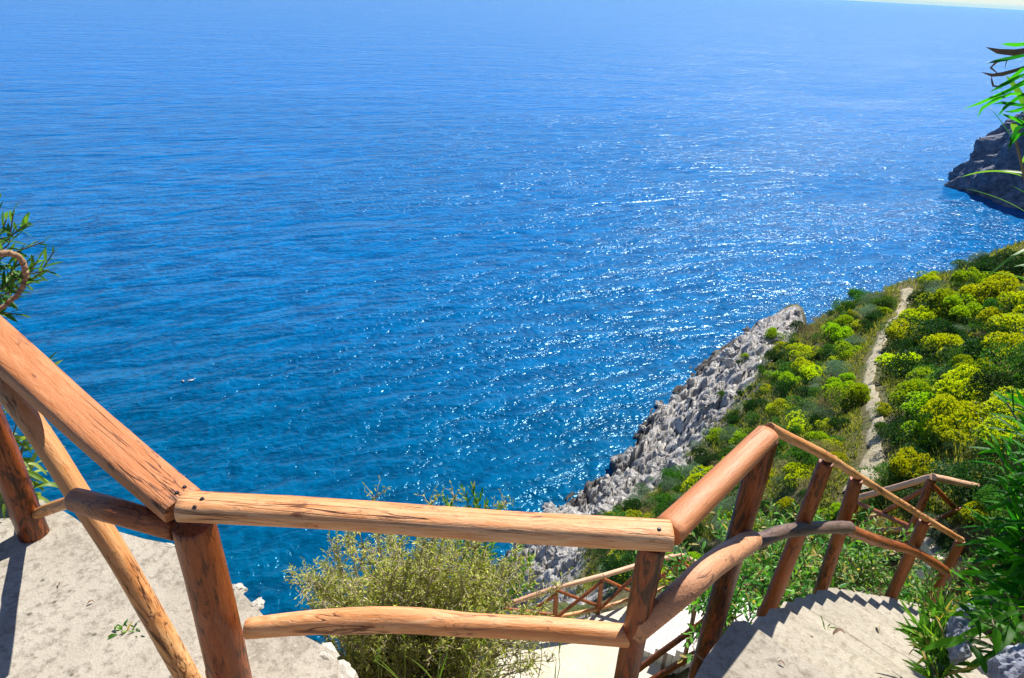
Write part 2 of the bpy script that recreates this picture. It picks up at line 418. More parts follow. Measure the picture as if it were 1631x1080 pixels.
CP = np.array(CP)
def tps_fit(P, lam):
    n = len(P); d = np.hypot(P[:, None, 0] - P[None, :, 0], P[:, None, 1] - P[None, :, 1])
    K = np.where(d > 0, d * d * np.log(d + 1e-9), 0) + lam * np.eye(n)
    Q = np.c_[np.ones(n), P[:, :2]]
    A = np.block([[K, Q], [Q.T, np.zeros((3, 3))]])
    return np.linalg.solve(A, np.r_[P[:, 2], np.zeros(3)])
# fit in a distance-compressed plane so near and far control points weigh alike
def warp(x, y):
    r = np.hypot(x, y) + 1e-6; k = np.log1p(r / 4.0) * 4.0 / r; return x * k, y * k
wx, wy = warp(CP[:, 0], CP[:, 1]); CPW = np.c_[wx, wy, CP[:, 2]]
TW = tps_fit(CPW, 0.02)
def base_h(x, y):
    x = np.asarray(x, float); y = np.asarray(y, float); a, b = warp(x, y)
    r = TW[-3] + TW[-2] * a + TW[-1] * b
    if x.size < 3000:
        d2 = (a[..., None] - CPW[:, 0]) ** 2 + (b[..., None] - CPW[:, 1]) ** 2
        return np.maximum(r + (np.where(d2 > 0, .5 * d2 * np.log(d2 + 1e-9), 0) * TW[:-3]).sum(-1), -45)
    for i in range(len(CPW)):
        d2 = (a - CPW[i, 0]) ** 2 + (b - CPW[i, 1]) ** 2
        r = r + TW[i] * np.where(d2 > 0, .5 * d2 * np.log(d2 + 1e-9), 0)
    return np.maximum(r, -45)
# the rock belt along the shore: distance inland from the shoreline
SH = np.array([Z(x, y, -30)[:2] for x, y in [(800, 880)] + shore + [(1310, 470)]])
PTH = [(1372, 775, 14.6), (1388, 740, 16), (1393, 700, 18), (1390, 640, 22), (1388, 600, 25.5), (1395, 560, 30), (1410, 530, 34.5), (1432, 505, 38.5), (1441, 484, 42), (1440, 470, 44.5)]
pp = np.array([S(*t)[:2] for t in PTH])
BW = [6, 8, 9, 9, 8, 6, 2.5, .5]
def seg_dist(x, y, L):
    best = np.full(np.shape(x), 1e9); par = np.zeros(np.shape(x)); side = np.zeros(np.shape(x))
    for i in range(len(L) - 1):
        a = L[i]; b = L[i + 1]; d = b - a; l2 = d.dot(d)
        t = np.clip(((x - a[0]) * d[0] + (y - a[1]) * d[1]) / l2, 0, 1)
        ex = x - a[0] - t * d[0]; ey = y - a[1] - t * d[1]; dd = np.hypot(ex, ey)
        m = dd < best; par = np.where(m, i + t, par); side = np.where(m, np.sign(d[0] * ey - d[1] * ex), side); best = np.where(m, dd, best)
    return best, par, side
def rockmask(x, y, z):
    d, p, s = seg_dist(x, y, SH)
    wd = np.interp(p, np.arange(len(BW)), BW)
    near = fbm(x * .25, y * .25, 3, 5); tipf = 1 - .95 * sstep(5.3, 6.4, p)
    m = sstep(wd + 2 + 5 * (near - .5), wd - 4 + 5 * (near - .5), np.where(s > 0, 0, d))
    m = np.maximum(m, sstep(-22, -26, z + 4 * (near - .5)))
    m = m * tipf
    left = sstep(2.5, .5, x - .10 * y + 1.5 * (near - .5)) * sstep(9.5, 12, y)
    left2 = sstep(0.2, -1.2, x + .8 * near) * sstep(2.5, 3.5, y)
    isl = sstep(.80, .85, fbm(x * .33 + 3, y * .33, 3, 31)) * .9
    pd_, _, _ = seg_dist(x, y, pp)
    return np.clip(np.maximum.reduce([m, left, left2, isl]) * sstep(.8, 2.2, pd_), 0, 1)
def ground(x, y, full=False):
    x = np.asarray(x, float); y = np.asarray(y, float)
    z = base_h(x, y); rk = rockmask(x, y, z)
    D = np.hypot(x, y); far = sstep(5, 14, D)
    z = z + rk * far * (lambda w1, w2, w3: 1.0 * (w1[2] - .5) + .9 * w1[3] - .8 * sstep(.12, 0, w1[1] - w1[0]) + .55 * (w2[2] - .5) + .8 * w2[3] - .45 * sstep(.15, 0, w2[1] - w2[0]) + .34 * (w3[2] - .5) + .6 * w3[3] - .25 * sstep(.2, 0, w3[1] - w3[0]))(
        worley((x + .5 * y) * .34 + .5 * fbm(x, y, 2, 9), (y - .5 * x) * .5 + .4 * fbm(x, y, 2, 19), 1), worley(x * .9 + .4 * fbm(x * 1.5, y * 1.5, 2, 18), y * 1.1 + .4 * fbm(x * 2, y * 2, 2, 8), 2), worley(x * 2.6 + .4 * fbm(x * 4, y * 4, 2, 28), y * 2.9, 3))
    z = z + (1 - rk) * far * .55 * (fbm(x * .45, y * .45, 4, 3) - .5)
    z = z + (fbm(x * 3, y * 3, 3, 4) - .5) * .12 * sstep(2, 5, D)
    # level the ground under the lower walk and under the stairs
    return (z + H, rk) if full else z + H
E_xy, F_xy, G_xy = PD(1229, 948, 3.2)[:2], PD(1318, 913, 4.66)[:2], PD(1425, 936, 6.2)[:2]
J_xy = PD(1530, 862, 7.3)[:2]; D_xy = PD(1222, 692, 2.47)[:2]
inn = .05
def inset(p, q, s): d = np.array(q) - np.array(p); n = np.array([d[1], -d[0]]) / np.linalg.norm(d); return n * s
O0 = np.array(PZ(1186, 990, -2.6)[:2])
OL = np.array([O0, E_xy + inset(D_xy, F_xy, inn), F_xy + inset(E_xy, G_xy, inn), G_xy + inset(F_xy, J_xy, inn), J_xy + np.array([.05, -.06]), J_xy + np.array([.9, .35])])
cumL = np.r_[0, np.cumsum(np.linalg.norm(np.diff(OL, axis=0), axis=1))]
RISE, RUN = .218, .318
LZ = -10.5
WALK = [PZ(*q, LZ)[:2] for q in [(770, 1110), (800, 1010), (884, 992), (953, 979), (1015, 961), (1080, 940), (1160, 940), (1130, 990), (1060, 1040), (1000, 1200), (800, 1250)]]
T0 = PZ(1010, 1040, LZ)[:2]; T1 = PZ(1075, 955, LZ)[:2]
dirn = (PZ(1160, 1000, LZ + .8)[:2] - PZ(1040, 1005, LZ)[:2]); dirn /= np.linalg.norm(dirn)
def cut(x, y, z):
    # ground stays below the built steps and walks
    d, p, sd_ = seg_dist(x, y, OL); s = np.interp(p, np.arange(len(OL)), cumL); lat = np.where(sd_ < 0, d, -d)
    lim = H - 2.6 - RISE * (s / RUN) - .38
    wgt = sstep(-.75, -.12, lat) * sstep(2.1, 1.5, lat)
    z = np.where((wgt > 0) & (z > lim), z + (lim - z) * wgt, z)
    c = np.mean(WALK, 0); W_ = np.array(WALK); W_ = c + (W_ - c) * 1.0
    ins = np.zeros(np.shape(x), bool)
    for i in range(len(W_)):
        a = W_[i]; b = W_[i - 1]
        ins ^= ((a[1] > y) != (b[1] > y)) & (x < (b[0] - a[0]) * (y - a[1]) / (b[1] - a[1] + 1e-12) + a[0])
    dw, _, _ = seg_dist(x, y, np.r_[W_, W_[:1]])
    k = np.where(ins, 1, sstep(.6, .1, dw)); lim = H + LZ - .2
    z = np.where(z > lim, z + (lim - z) * k, z)
    q = (x - T0[0]) * dirn[0] + (y - T0[1]) * dirn[1]; tw = T1 - T0; l = np.linalg.norm(tw); u = ((x - T0[0]) * tw[0] + (y - T0[1]) * tw[1]) / l
    lim = H + LZ + .17 * np.clip(q, 0, 4.2) / .34 - .25
    k = sstep(-.5, 0, q) * sstep(4.8, 4.1, q) * sstep(-.5, -.05, u) * sstep(l + .5, l + .05, u)
    return np.where(z > lim, z + (lim - z) * k, z)
_g0 = ground
def ground(x, y, full=False):
    z, rk = _g0(x, y, True); z = cut(np.asarray(x, float), np.asarray(y, float), z)
    return (z, rk) if full else z
az = np.radians(np.r_[np.arange(-80, -12, .8), np.arange(-12, 52, .18), np.arange(52, 100, .8)]); rr = np.r_[np.geomspace(1.2, 12, 150)[:-1], np.geomspace(12, 85, 420)[:-1], np.geomspace(85, 110, 12)]
A2, R2 = np.meshgrid(az, rr, indexing='ij')
GX = R2 * np.sin(A2); GY = R2 * np.cos(A2)
GZ, GR = ground(GX, GY, True)
# keep the soil below the built platforms
LANDZ = H - 10.5
ni, nj = GX.shape
idx = np.arange(ni * nj).reshape(ni, nj)
faces = np.stack([idx[:-1, :-1], idx[1:, :-1], idx[1:, 1:], idx[:-1, 1:]], -1).reshape(-1, 4)
keep = (GZ[:-1, :-1].ravel() > -4) | (GZ[1:, 1:].ravel() > -4)
wet = sstep(1.9, .5, GZ + .8 * (fbm(GX, GY, 2, 12) - .5))
ter = mesh_np('hillside', np.c_[GX.ravel(), GY.ravel(), GZ.ravel()], faces[keep][:, ::-1], M['terrain'], smooth=False, attrs={'rock': GR.ravel(), 'wet': wet.ravel()})
tag(ter, kind='structure')

# footpath ribbon draped on the slope
def ribbon(name, pts, w, mat, n=120, lift=.06, seed=1):
    t = np.linspace(0, len(pts) - 1, n); x = np.interp(t, range(len(pts)), pts[:, 0]); y = np.interp(t, range(len(pts)), pts[:, 1])
    k = np.ones(7) / 7; xs = np.convolve(np.pad(x, 3, 'edge'), k, 'valid'); ys = np.convolve(np.pad(y, 3, 'edge'), k, 'valid')
    dx = np.gradient(xs); dy = np.gradient(ys); l = np.hypot(dx, dy); nx = -dy / l; ny = dx / l
    V = []; m = 9; W = np.interp(t, np.linspace(0, len(pts) - 1, len(w)), w)
    for i in range(n):
        for j in range(m):
            u = j / (m - 1) * 2 - 1; ww = W[i] * .5 * (1 + .5 * (float(vnoise(np.array([i * .35]), np.array([float(j > 4) * 9]), seed)[0]) - .5) * 2)
            V.append((xs[i] + nx[i] * u * ww, ys[i] + ny[i] * u * ww))
    V = np.array(V); z = ground(V[:, 0], V[:, 1]); e = np.abs(np.tile(np.linspace(-1, 1, m), n)); z = z + lift - .10 * (e > .95)
    ii = np.arange(n * m).reshape(n, m); Fc = np.stack([ii[:-1, :-1], ii[:-1, 1:], ii[1:, 1:], ii[1:, :-1]], -1).reshape(-1, 4)
    return mesh_np(name, np.c_[V, z], Fc, mat, smooth=True)
tag(ribbon('footpath', pp, [.45, .32, .28, .32, .38, .46, .6], M['path']), kind='structure')

# ------------------------------------------------------------------ poles
def pole(name, pts, rad, mat, parent, seed=0, p=2.0, flat=1.0, segs=20, knob=.06, capped=True, twist=0.0, rough=1.0):
    """a timber pole along pts; p > 2 squares the section; radii along the length"""
    pts = [Vector([float(c) for c in q]) for q in pts]
    a, b_ = pts[0], pts[-1]
    zax = (b_ - a).normalized()
    up = Vector((0, 0, 1)) if abs(zax.z) < .9 else Vector((0, 1, 0))
    xax = up.cross(zax).normalized(); yax = zax.cross(xax)
    Mx = Matrix((xax, yax, zax)).transposed().to_4x4(); Mx.translation = a
    inv = Mx.inverted()
    L = [inv @ q for q in pts]
    # smooth resample with Catmull-Rom
    cum = [0]
    for i in range(1, len(L)): cum.append(cum[-1] + (L[i] - L[i - 1]).length)
    tot = cum[-1]; n = max(6, int(tot / .05)); rings = []
    def at(s):
        i = min(len(L) - 2, max(j for j in range(len(L)) if cum[j] <= s + 1e-9)) if s < tot else len(L) - 2
        t = (s - cum[i]) / (cum[i + 1] - cum[i])
        p0 = L[max(i - 1, 0)]; p1 = L[i]; p2 = L[i + 1]; p3 = L[min(i + 2, len(L) - 1)]
        return .5 * ((2 * p1) + (p2 - p0) * t + (2 * p0 - 5 * p1 + 4 * p2 - p3) * t * t + (3 * p1 - p0 - 3 * p2 + p3) * t ** 3)
    rg = random.Random(seed)
    knots = [(rg.uniform(.1, .95) * tot, rg.uniform(0, 6.28), rg.uniform(.10, .22)) for _ in range(max(1, int(tot / .35)))]
    ss = [tot * i / n for i in range(n + 1)]
    if capped: ss = [0, .006] + ss[1:-1] + [tot - .006, tot]
    V = []; N = segs
    for s in ss:
        c = at(s); u = s / tot
        r = np.interp(u, np.linspace(0, 1, len(rad)), rad)
        if capped and (s == 0 or s == tot): r *= .93
        for k in range(N):
            th = 2 * math.pi * k / N + twist
            cx, sx = math.cos(th), math.sin(th)
            q = (abs(cx) ** p + abs(sx) ** p) ** (-1 / p)
            nz = mnoise.noise(Vector((cx * 1.3 + seed * 3.1, sx * 1.3, s * 2.6))) * knob + mnoise.noise(Vector((cx * 3 + seed, sx * 3, s * 9))) * knob * .35
            kn = sum(ka * math.exp(-((s - ks) / .035) ** 2) * max(0, math.cos(th - kt)) ** 6 for ks, kt, ka in knots) * rough
            rr_ = r * q * (1 + nz + kn)
            V.append((c.x + cx * rr_, c.y + sx * rr_ * flat, c.z))
    Fc = []
    m = len(ss)
    for i in range(m - 1):
        for k in range(N):
            Fc.append((i * N + k, i * N + (k + 1) % N, (i + 1) * N + (k + 1) % N, (i + 1) * N + k))
    Fc.append(tuple(range(N - 1, -1, -1))); Fc.append(tuple((m - 1) * N + k for k in range(N)))
    o = mesh_np(name, V, Fc, mat, smooth=True)
    me = o.data
    for f in (me.polygons[-1], me.polygons[-2]): f.use_smooth = False
    o.matrix_world = Mx
    if parent is not None:
        o.parent = parent; o.matrix_parent_inverse = Matrix.Translation(-parent.location)
        o.matrix_basis = Mx
    return o

# key points of the upper fence
A_t = PZ(311, 845, -1.66); C_t = PZ(1041, 862, -1.6); D_t = PD(1222, 692, 2.47)
B_b = PZ(55, 850, -2.6)
A_xy = A_t[:2]; C_xy = C_t[:2]; D_xy = D_t[:2]; B_xy = B_b[:2]
E_t = PD(1316, 736, 3.22); F_t = PD(1364, 763, 4.68); G_t = PD(1473, 830, 6.22)
def vert(xy, z0, z1): return [(xy[0], xy[1], z0), (xy[0], xy[1], (z0 + z1) / 2), (xy[0], xy[1], z1)]
fence = empty('pole_fence', (A_xy[0], A_xy[1], H - 2.6))
tag(fence, 'thick brown peeled-log fence running along the near landing and down the curved steps', 'fence', 'rustic log fences')
ZB = H - 2.62
B_top = PV(-100, 462, B_b, A_t)
pa = pole('post', vert(A_xy, ZB - .1, A_t[2] + .035), [.080, .072, .066], M['post'], fence, 1, knob=.10, segs=28, rough=1.6)
pole('post', vert(B_xy, ZB - .05, B_top[2]), [.068, .062, .060], M['post'], fence, 2, knob=.12, segs=24)
pole('post', vert(C_xy, ZB - .5, C_t[2] - .01), [.046, .044, .046], M['post'], fence, 3, knob=.08, segs=24)
pole('post', vert(D_xy, H - 3.6, D_t[2] - .02), [.050, .050, .048], M['post'], fence, 4, knob=.08, segs=24)
pole('post', [PD(1229, 950, 3.2) + np.array([0, 0, -.25]), PD(1275, 842, 3.21), E_t], [.047, .042, .038], M['post_far'], fence, 5)
pole('post', [PD(1317, 915, 4.66) + np.array([0, 0, -.25]), PD(1340, 840, 4.67), F_t], [.052, .050, .047], M['post_far'], fence, 6)
pole('post', [PD(1425, 938, 6.2) + np.array([0, 0, -.25]), PD(1450, 882, 6.2), G_t], [.055, .053, .050], M['post_far'], fence, 7)
# a last post that the leaves half hide
J_t = PD(1530, 862, 7.3)
pole('post', [J_t + np.array([0, 0, -1.1]), J_t + np.array([0, 0, -.5]), J_t], [.055, .053, .05], M['post_far'], fence, 8)
# rails
up_ = np.array([0, 0, 1.0])
r1 = pole('top_rail', [PV(-150, 418, B_b, A_t), PV(0, 549, B_b, A_t), PV(150, 685, B_b, A_t), PV(292, 806, B_b, A_t)], [.086, .079, .073, .069], M['rail_face'], fence, 11, p=3.6, flat=.6, segs=40, knob=.014, rough=.15)
Ar = PV(300, 806, A_t, C_t); Cr = PV(1072, 853, A_t, C_t)
r2 = pole('top_rail', [PV(289, 806, A_t, C_t), PV(520, 818, A_t, C_t), PV(800, 838, A_t, C_t), PV(1068, 853, A_t, C_t)], [.052, .051, .051, .053], M['rail'], fence, 12, p=2.7, flat=.8, segs=36, knob=.035, rough=.5)
r3 = pole('top_rail', [PV(1062, 848, C_t, D_t), PV(1140, 772, C_t, D_t), PV(1222, 692, C_t, D_t)], [.056, .051, .048], M['rail_face'], fence, 13, p=2.3, flat=.8, segs=28, knob=.04)
pole('handrail', [D_t + np.array([0.0, 0, .035]), E_t + up_ * .03, F_t + up_ * .03, G_t + up_ * .03, J_t + up_ * .02], [.022, .026, .028, .030, .032], M['brace'], fence, 14, knob=.12)
# braces between the first two posts
b1 = pole('brace', [PV(-75, 535, B_b, A_t, -.06), PV(10, 622, B_b, A_t, -.06), PV(72, 705, B_b, A_t, -.06), PV(130, 795, B_b, A_t, -.06), PV(185, 880, B_b, A_t, -.06), PV(235, 965, B_b, A_t, -.06), PV(300, 1080, B_b, A_t, -.06), PV(345, 1150, B_b, A_t, -.03)],
          [.044, .042, .042, .043, .043, .043, .043], M['brace'], fence, 15, knob=.07, segs=24)
pole('brace', [PV(42, 824, B_b, A_t, .02), PV(85, 808, B_b, A_t, .03), PV(140, 792, B_b, A_t, .03)], [.026, .028, .03], M['brace'], fence, 16, knob=.16)
pole('brace', [PV(118, 795, B_b, A_t, -.13), PV(190, 815, B_b, A_t, -.11), PV(285, 842, B_b, A_t, -.02)], [.040, .042, .042], M['post_far'], fence, 17, knob=.12, segs=24)
# lower rails
pole('lower_rail', [PV(393, 1001, A_t, C_t), PV(520, 990, A_t, C_t), PV(640, 988, A_t, C_t), PV(760, 996, A_t, C_t), PV(880, 1003, A_t, C_t), PV(1003, 1013, A_t, C_t)], [.038, .044, .044, .042, .042, .040], M['rail'], fence, 18, knob=.09, segs=24)
pole('lower_rail', [PV(1012, 1008, C_t, D_t, -.02), PV(1085, 945, C_t, D_t, -.09), PV(1140, 897, C_t, D_t, -.10), PV(1200, 858, C_t, D_t, -.08)], [.040, .046, .046, .042], M['barky'], fence, 19, knob=.08, segs=28)
Fm = PD(1352, 840, 4.48); Gm = PD(1455, 878, 6.0)
pole('lower_rail', [PV(1186, 872, C_t, D_t, -.07), PD(1240, 849, 2.80), PD(1275, 843, 3.08), PD(1312, 840, 3.72), Fm], [.034, .036, .040, .046], M['grey_rail'], fence, 20, knob=.08)
pole('lower_rail', [PD(1346, 842, 4.45), PD(1400, 862, 5.15), Gm, PD(1505, 908, 6.8)], [.046, .046, .045, .045], M['post_far'], fence, 21, knob=.08)
def nail(p, parent, r=.007):
    V = []; Fc = []
    for i in range(10): V.append((r * math.cos(i * .628), r * math.sin(i * .628), 0))
    for i in range(10): V.append((r * .6 * math.cos(i * .628), r * .6 * math.sin(i * .628), .005))
    for i in range(10): Fc.append((i, (i + 1) % 10, 10 + (i + 1) % 10, 10 + i))
    Fc.append(tuple(range(10, 20)))
    o = mesh_np('nail_head', V, Fc, M['nail']); o.parent = parent; o.matrix_parent_inverse = parent.matrix_world.inverted(); o.location = Vector(p); return o
# wire rings binding rails to posts
def ring(c, r, parent, tilt=(0, 0, 0), wr=.004, name='wire_tie'):
    V = []; Fc = []; n = 28; m = 6
    for i in range(n):
        a = 2 * math.pi * i / n
        for j in range(m):
            bb = 2 * math.pi * j / m; q = r + wr * math.cos(bb); V.append((q * math.cos(a), q * math.sin(a), wr * math.sin(bb)))
    for i in range(n):
        for j in range(m): Fc.append((i * m + j, ((i + 1) % n) * m + j, ((i + 1) % n) * m + (j + 1) % m, i * m + (j + 1) % m))
    o = mesh_np(name, V, Fc, M['wire'], smooth=True); o.parent = parent; o.matrix_parent_inverse = Matrix.Translation(-parent.location)
    o.location = Vector([float(x) for x in c]); o.rotation_euler = tilt; return o
dz = PV(1119, 1032, D_t, D_t + np.array([-1, .5, 0]))
ring((D_xy[0], D_xy[1], PD(1119, 1032, 2.47)[2]), .064, fence)
bpy.context.view_layer.update()
from mathutils.bvhtree import BVHTree
def drop_nails(rail, pxs):
    ev = BVHTree.FromPolygons([rail.matrix_basis @ v.co for v in rail.data.vertices], [tuple(p.vertices) for p in rail.data.polygons])
    for (px, py) in pxs:
        d = Vector(ray(px, py)); hit, nrm, _, _ = ev.ray_cast(Vector((0, 0, H)), d)
        if hit is None: continue
        V = []
        o = nail((0, 0, 0), fence, .0075)
        o.matrix_parent_inverse = Matrix.Translation(-fence.location)
        o.location = hit + nrm * .0005; o.rotation_mode = 'QUATERNION'; o.rotation_quaternion = nrm.to_track_quat('Z', 'Y')
drop_nails(r1, [(282, 785), (294, 776)])
drop_nails(r2, [(322, 795), (310, 808), (1050, 843)])
drop_nails(r3, [(1060, 842)])

# ------------------------------------------------------------------ lower fences
def xfence(label, tops, bots, rail_r, post_r, cat='fence', braces=True, lowrail=True, grp='rustic log fences', name='pole_fence', railmat='pale_rail'):
    e = empty(name, bots[0]); tag(e, label, cat, grp)
    tops = [np.array(t) for t in tops]; bots = [np.array(b) for b in bots]
    for i, (t, b_) in enumerate(zip(tops, bots)):
        pole('post', [b_ - up_ * .3, (t + b_) / 2, t], [post_r * 1.05, post_r, post_r], M['post_far'], e, 30 + i, segs=12)
    for i in range(len(tops) - 1):
        k = 30 + i
        m = (tops[i] + tops[i + 1]) / 2
        pole('top_rail', [tops[i] + up_ * rail_r, m + up_ * rail_r, tops[i + 1] + up_ * rail_r], [rail_r, rail_r * .95, rail_r], M[railmat], e, 40 + k, segs=14, p=2.4)
        if braces:
            o = np.array([0, -.04, 0])
            pole('brace', [bots[i] + up_ * .1 + o, tops[i + 1] - up_ * .06 + o], [rail_r * .7, rail_r * .75], M['post_far'], e, 60 + k, segs=10)
            pole('brace', [tops[i] - up_ * .06 - o, bots[i + 1] + up_ * .1 - o], [rail_r * .7, rail_r * .7], M['post_far'], e, 80 + k, segs=10)
        if lowrail:
            pole('lower_rail', [bots[i] + up_ * .08, (bots[i] + bots[i + 1]) / 2 + up_ * .08, bots[i + 1] + up_ * .08], [rail_r * .8, rail_r * .8], M['brace'], e, 100 + k, segs=12)
    return e
# fence on the lower walk
def pair(tp, bp, D): return PD(*tp, D), PD(*bp, D)
L0 = pair((800, 968), (805, 1010), 8.3); L1 = pair((886, 939), (884, 988), 8.55); L2 = pair((959, 920), (953, 974), 8.95)
L3 = pair((1022, 901), (1015, 955), 9.5); L4 = pair((1082, 886), (1076, 935), 10.2); L5 = pair((1165, 925), (1158, 975), 10.2)
xfence('pale-topped cross-braced pole fence far below beside the lower concrete walk', [q[0] for q in (L0, L1, L2, L3, L4, L5)], [q[1] for q in (L0, L1, L2, L3, L4, L5)], .046, .044)
H0 = pair((1364, 797), (1352, 850), 10.9); H1 = pair((1484, 764), (1449, 850), 9.7); H2 = pair((1572, 783), (1548, 850), 10.9)
xfence('short cross-braced pole fence on the right beyond the foot of the curved steps', [q[0] for q in (H0, H1, H2)], [q[1] for q in (H0, H1, H2)], .050, .055)
# handrail of the flight below the landing
hr = empty('pole_handrail', PD(1010, 1075, 5.8)); tag(hr, 'two parallel brown poles slanting up beside the white treads behind the near corner post', 'handrail')
pole('rail', [PD(985, 1090, 5.5), PD(1045, 1045, 5.7), PD(1120, 990, 5.9), PD(1215, 915, 6.4)], [.037, .036, .034], M['post_far'], hr, 201, segs=14)
pole('rail', [PD(1020, 1095, 5.4), PD(1108, 1040, 5.7)], [.04, .038], M['post_far'], hr, 202, segs=14)
pole('top_rail', [PD(1108, 958, 5.9), PD(1145, 920, 6.1), PD(1200, 880, 6.3)], [.03, .03], M['pale_rail'], hr, 203, segs=12)
pole('post', [PD(1088, 1060, 5.85), PD(1110, 955, 5.9)], [.028, .025], M['pale_rail'], hr, 204, segs=12)

# ------------------------------------------------------------------ slabs, steps
def prism(name, poly, z1, z0, mat, kind='structure', rough_edge=0.0, sub=.12, top_noise=.0, seed=0):
    # densify outline
    P = []
    n = len(poly)
    for i in range(n):
        a = np.array(poly[i][:2], float); b_ = np.array(poly[(i + 1) % n][:2], float); L = np.linalg.norm(b_ - a); k = max(1, int(L / sub))
        d = (b_ - a) / max(L, 1e-6); nn = np.array([d[1], -d[0]])
        for j in range(k):
            q = a + (b_ - a) * j / k
            w_ = (mnoise.noise(Vector((q[0] * 4 + seed, q[1] * 4, 0))) + .6 * mnoise.noise(Vector((q[0] * 13, q[1] * 13, seed)))) * rough_edge
            P.append(q + nn * w_)
    bm = bmesh.new()
    tv = [bm.verts.new((q[0], q[1], z1)) for q in P]
    cen = np.mean(P, 0)
    mv = [bm.verts.new((q[0] + (q[0] - cen[0]) * .0, q[1], z1 - .03)) for q in P]
    bv = [bm.verts.new((q[0], q[1], z0)) for q in P]
    N = len(P)
    f = bm.faces.new(tv)
    for i in range(N):
        j = (i + 1) % N
        bm.faces.new((tv[i], mv[i], mv[j], tv[j])); bm.faces.new((mv[i], bv[i], bv[j], mv[j]))
    bmesh.ops.triangulate(bm, faces=[f]); bmesh.ops.recalc_face_normals(bm, faces=bm.faces)
    me = bpy.data.meshes.new(name); bm.to_mesh(me); bm.free(); me.materials.append(mat)
    o = bpy.data.objects.new(name, me); link(o); tag(o, kind=kind); return o
zl = H - 2.6
def q2(px, py, z=-2.6): return tuple(PZ(px, py, z)[:2])
slab = [(-5.5, 3.6), (-3.6, 3.0), q2(0, 788), q2(58, 796), q2(150, 838), q2(270, 868), q2(330, 900), q2(374, 932), q2(407, 960), q2(426, 978), q2(478, 1014), q2(533, 1036), q2(550, 1074), (-.35, 1.62), (.0, 1.45), (.62, 1.47)]
ld = [q2(1104, 1080), q2(1166, 987), q2(1186, 990)]
nos_dir = np.array([.72, -.69])
I0 = O0 + nos_dir * 1.25
slab += ld + [tuple(I0), (2.0, .55), (-5.5, .55)]
prism('landing', slab, zl, zl - 1.6, M['conc'], rough_edge=.035)
prism('upper_landing', [(-2.2, .545), (2.2, .545), (2.2, -2.5), (-2.2, -2.5)], H - 1.62, H - 2.9, M['conc'])
prism('upper_step', [(-1.4, .85), (1.8, .85), (1.8, .55), (-1.4, .55)], H - 2.1, H - 2.62, M['conc'])
# curved flight: outer line runs just inside the posts
def olp(s): return np.array([np.interp(s, cumL, OL[:, 0]), np.interp(s, cumL, OL[:, 1])])
bm = bmesh.new()
for k in range(1, 19):
    s0 = (k - 1) * RUN - .03; s1 = k * RUN + .012
    a = olp(max(s0, 0)); b_ = olp(s1)
    t0 = olp(s0 + .25) - olp(max(s0 - .25, 0)); t1 = olp(s1 + .25) - olp(max(s1 - .25, 0))
    def nrm(t):
        d = np.array([t[1], -t[0]]) / np.linalg.norm(t); return d
    n0, n1 = nrm(t0), nrm(t1); wdt = 1.25
    zt = zl - RISE * k; zb = zt - 2.2
    outer_r = .03 + .03 * random.random()
    # plan outline with a rounded outer nose
    ring_ = [a, a + (b_ - a) * .72 - n0 * .0]
    e1 = b_ + (a - b_) / np.linalg.norm(b_ - a) * .06
    ring_ = [a, e1 - n1 * outer_r * .2, b_ + n1 * .05]
    mids = [b_ + n1 * wdt * u + (b_ - a) / np.linalg.norm(b_ - a) * (.012 * math.sin(u * 9 + k * 2.1)) for u in (.25, .5, .75, 1.0)]
    outl = ring_ + mids + [a + n0 * wdt]
    tv = [bm.verts.new((q[0], q[1], zt + random.uniform(-.004, .004))) for q in outl]
    mv = [bm.verts.new((q[0], q[1], zt - .02)) for q in outl]
    bv = [bm.verts.new((q[0], q[1], zb)) for q in outl]
    N = len(outl); bm.faces.new(tv)
    for i in range(N):
        j = (i + 1) % N; bm.faces.new((tv[i], tv[j], mv[j], mv[i])); bm.faces.new((mv[i], mv[j], bv[j], bv[i]))
bmesh.ops.recalc_face_normals(bm, faces=bm.faces)
me = bpy.data.meshes.new('steps'); bm.to_mesh(me); bm.free(); me.materials.append(M['steps'])
tag(link(bpy.data.objects.new('curved_steps', me)), kind='structure')
# lower walk and its flight
walk = [np.array(q) for q in WALK]
prism('lower_walk', [tuple(p[:2]) for p in walk][::-1], H + LZ, H + LZ - .8, M['walk'], rough_edge=.03)
# white treads climbing right from the lower walk
bm = bmesh.new()
for k in range(12):
    z1 = H + LZ + .17 * (k + 1); a = T0 + dirn * (.34 * k); b_ = T1 + dirn * (.34 * k); c = b_ + dirn * .36; d = a + dirn * .36
    vs = [bm.verts.new((q[0], q[1], zz)) for zz in (z1, z1 - .6) for q in (a, b_, c, d)]
    for f in ((0, 1, 2, 3), (7, 6, 5, 4), (0, 4, 5, 1), (1, 5, 6, 2), (2, 6, 7, 3), (3, 7, 4, 0)): bm.faces.new([vs[i] for i in f])
bmesh.ops.recalc_face_normals(bm, faces=bm.faces)
me = bpy.data.meshes.new('lower_steps'); bm.to_mesh(me); bm.free(); me.materials.append(M['tread'])
tag(link(bpy.data.objects.new('lower_steps', me)), kind='structure')
# platform by the right-hand fence
pf = [PZ(1460, 850, -7.0), PZ(1470, 826, -7.0), PZ(1535, 815, -7.0), PZ(1575, 830, -7.0), PZ(1560, 900, -7.0), PZ(1490, 890, -7.0)]
prism('lower_platform', [tuple(p[:2]) for p in pf][::-1], H - 6.98, H - 7.6, M['walk'], rough_edge=.03)

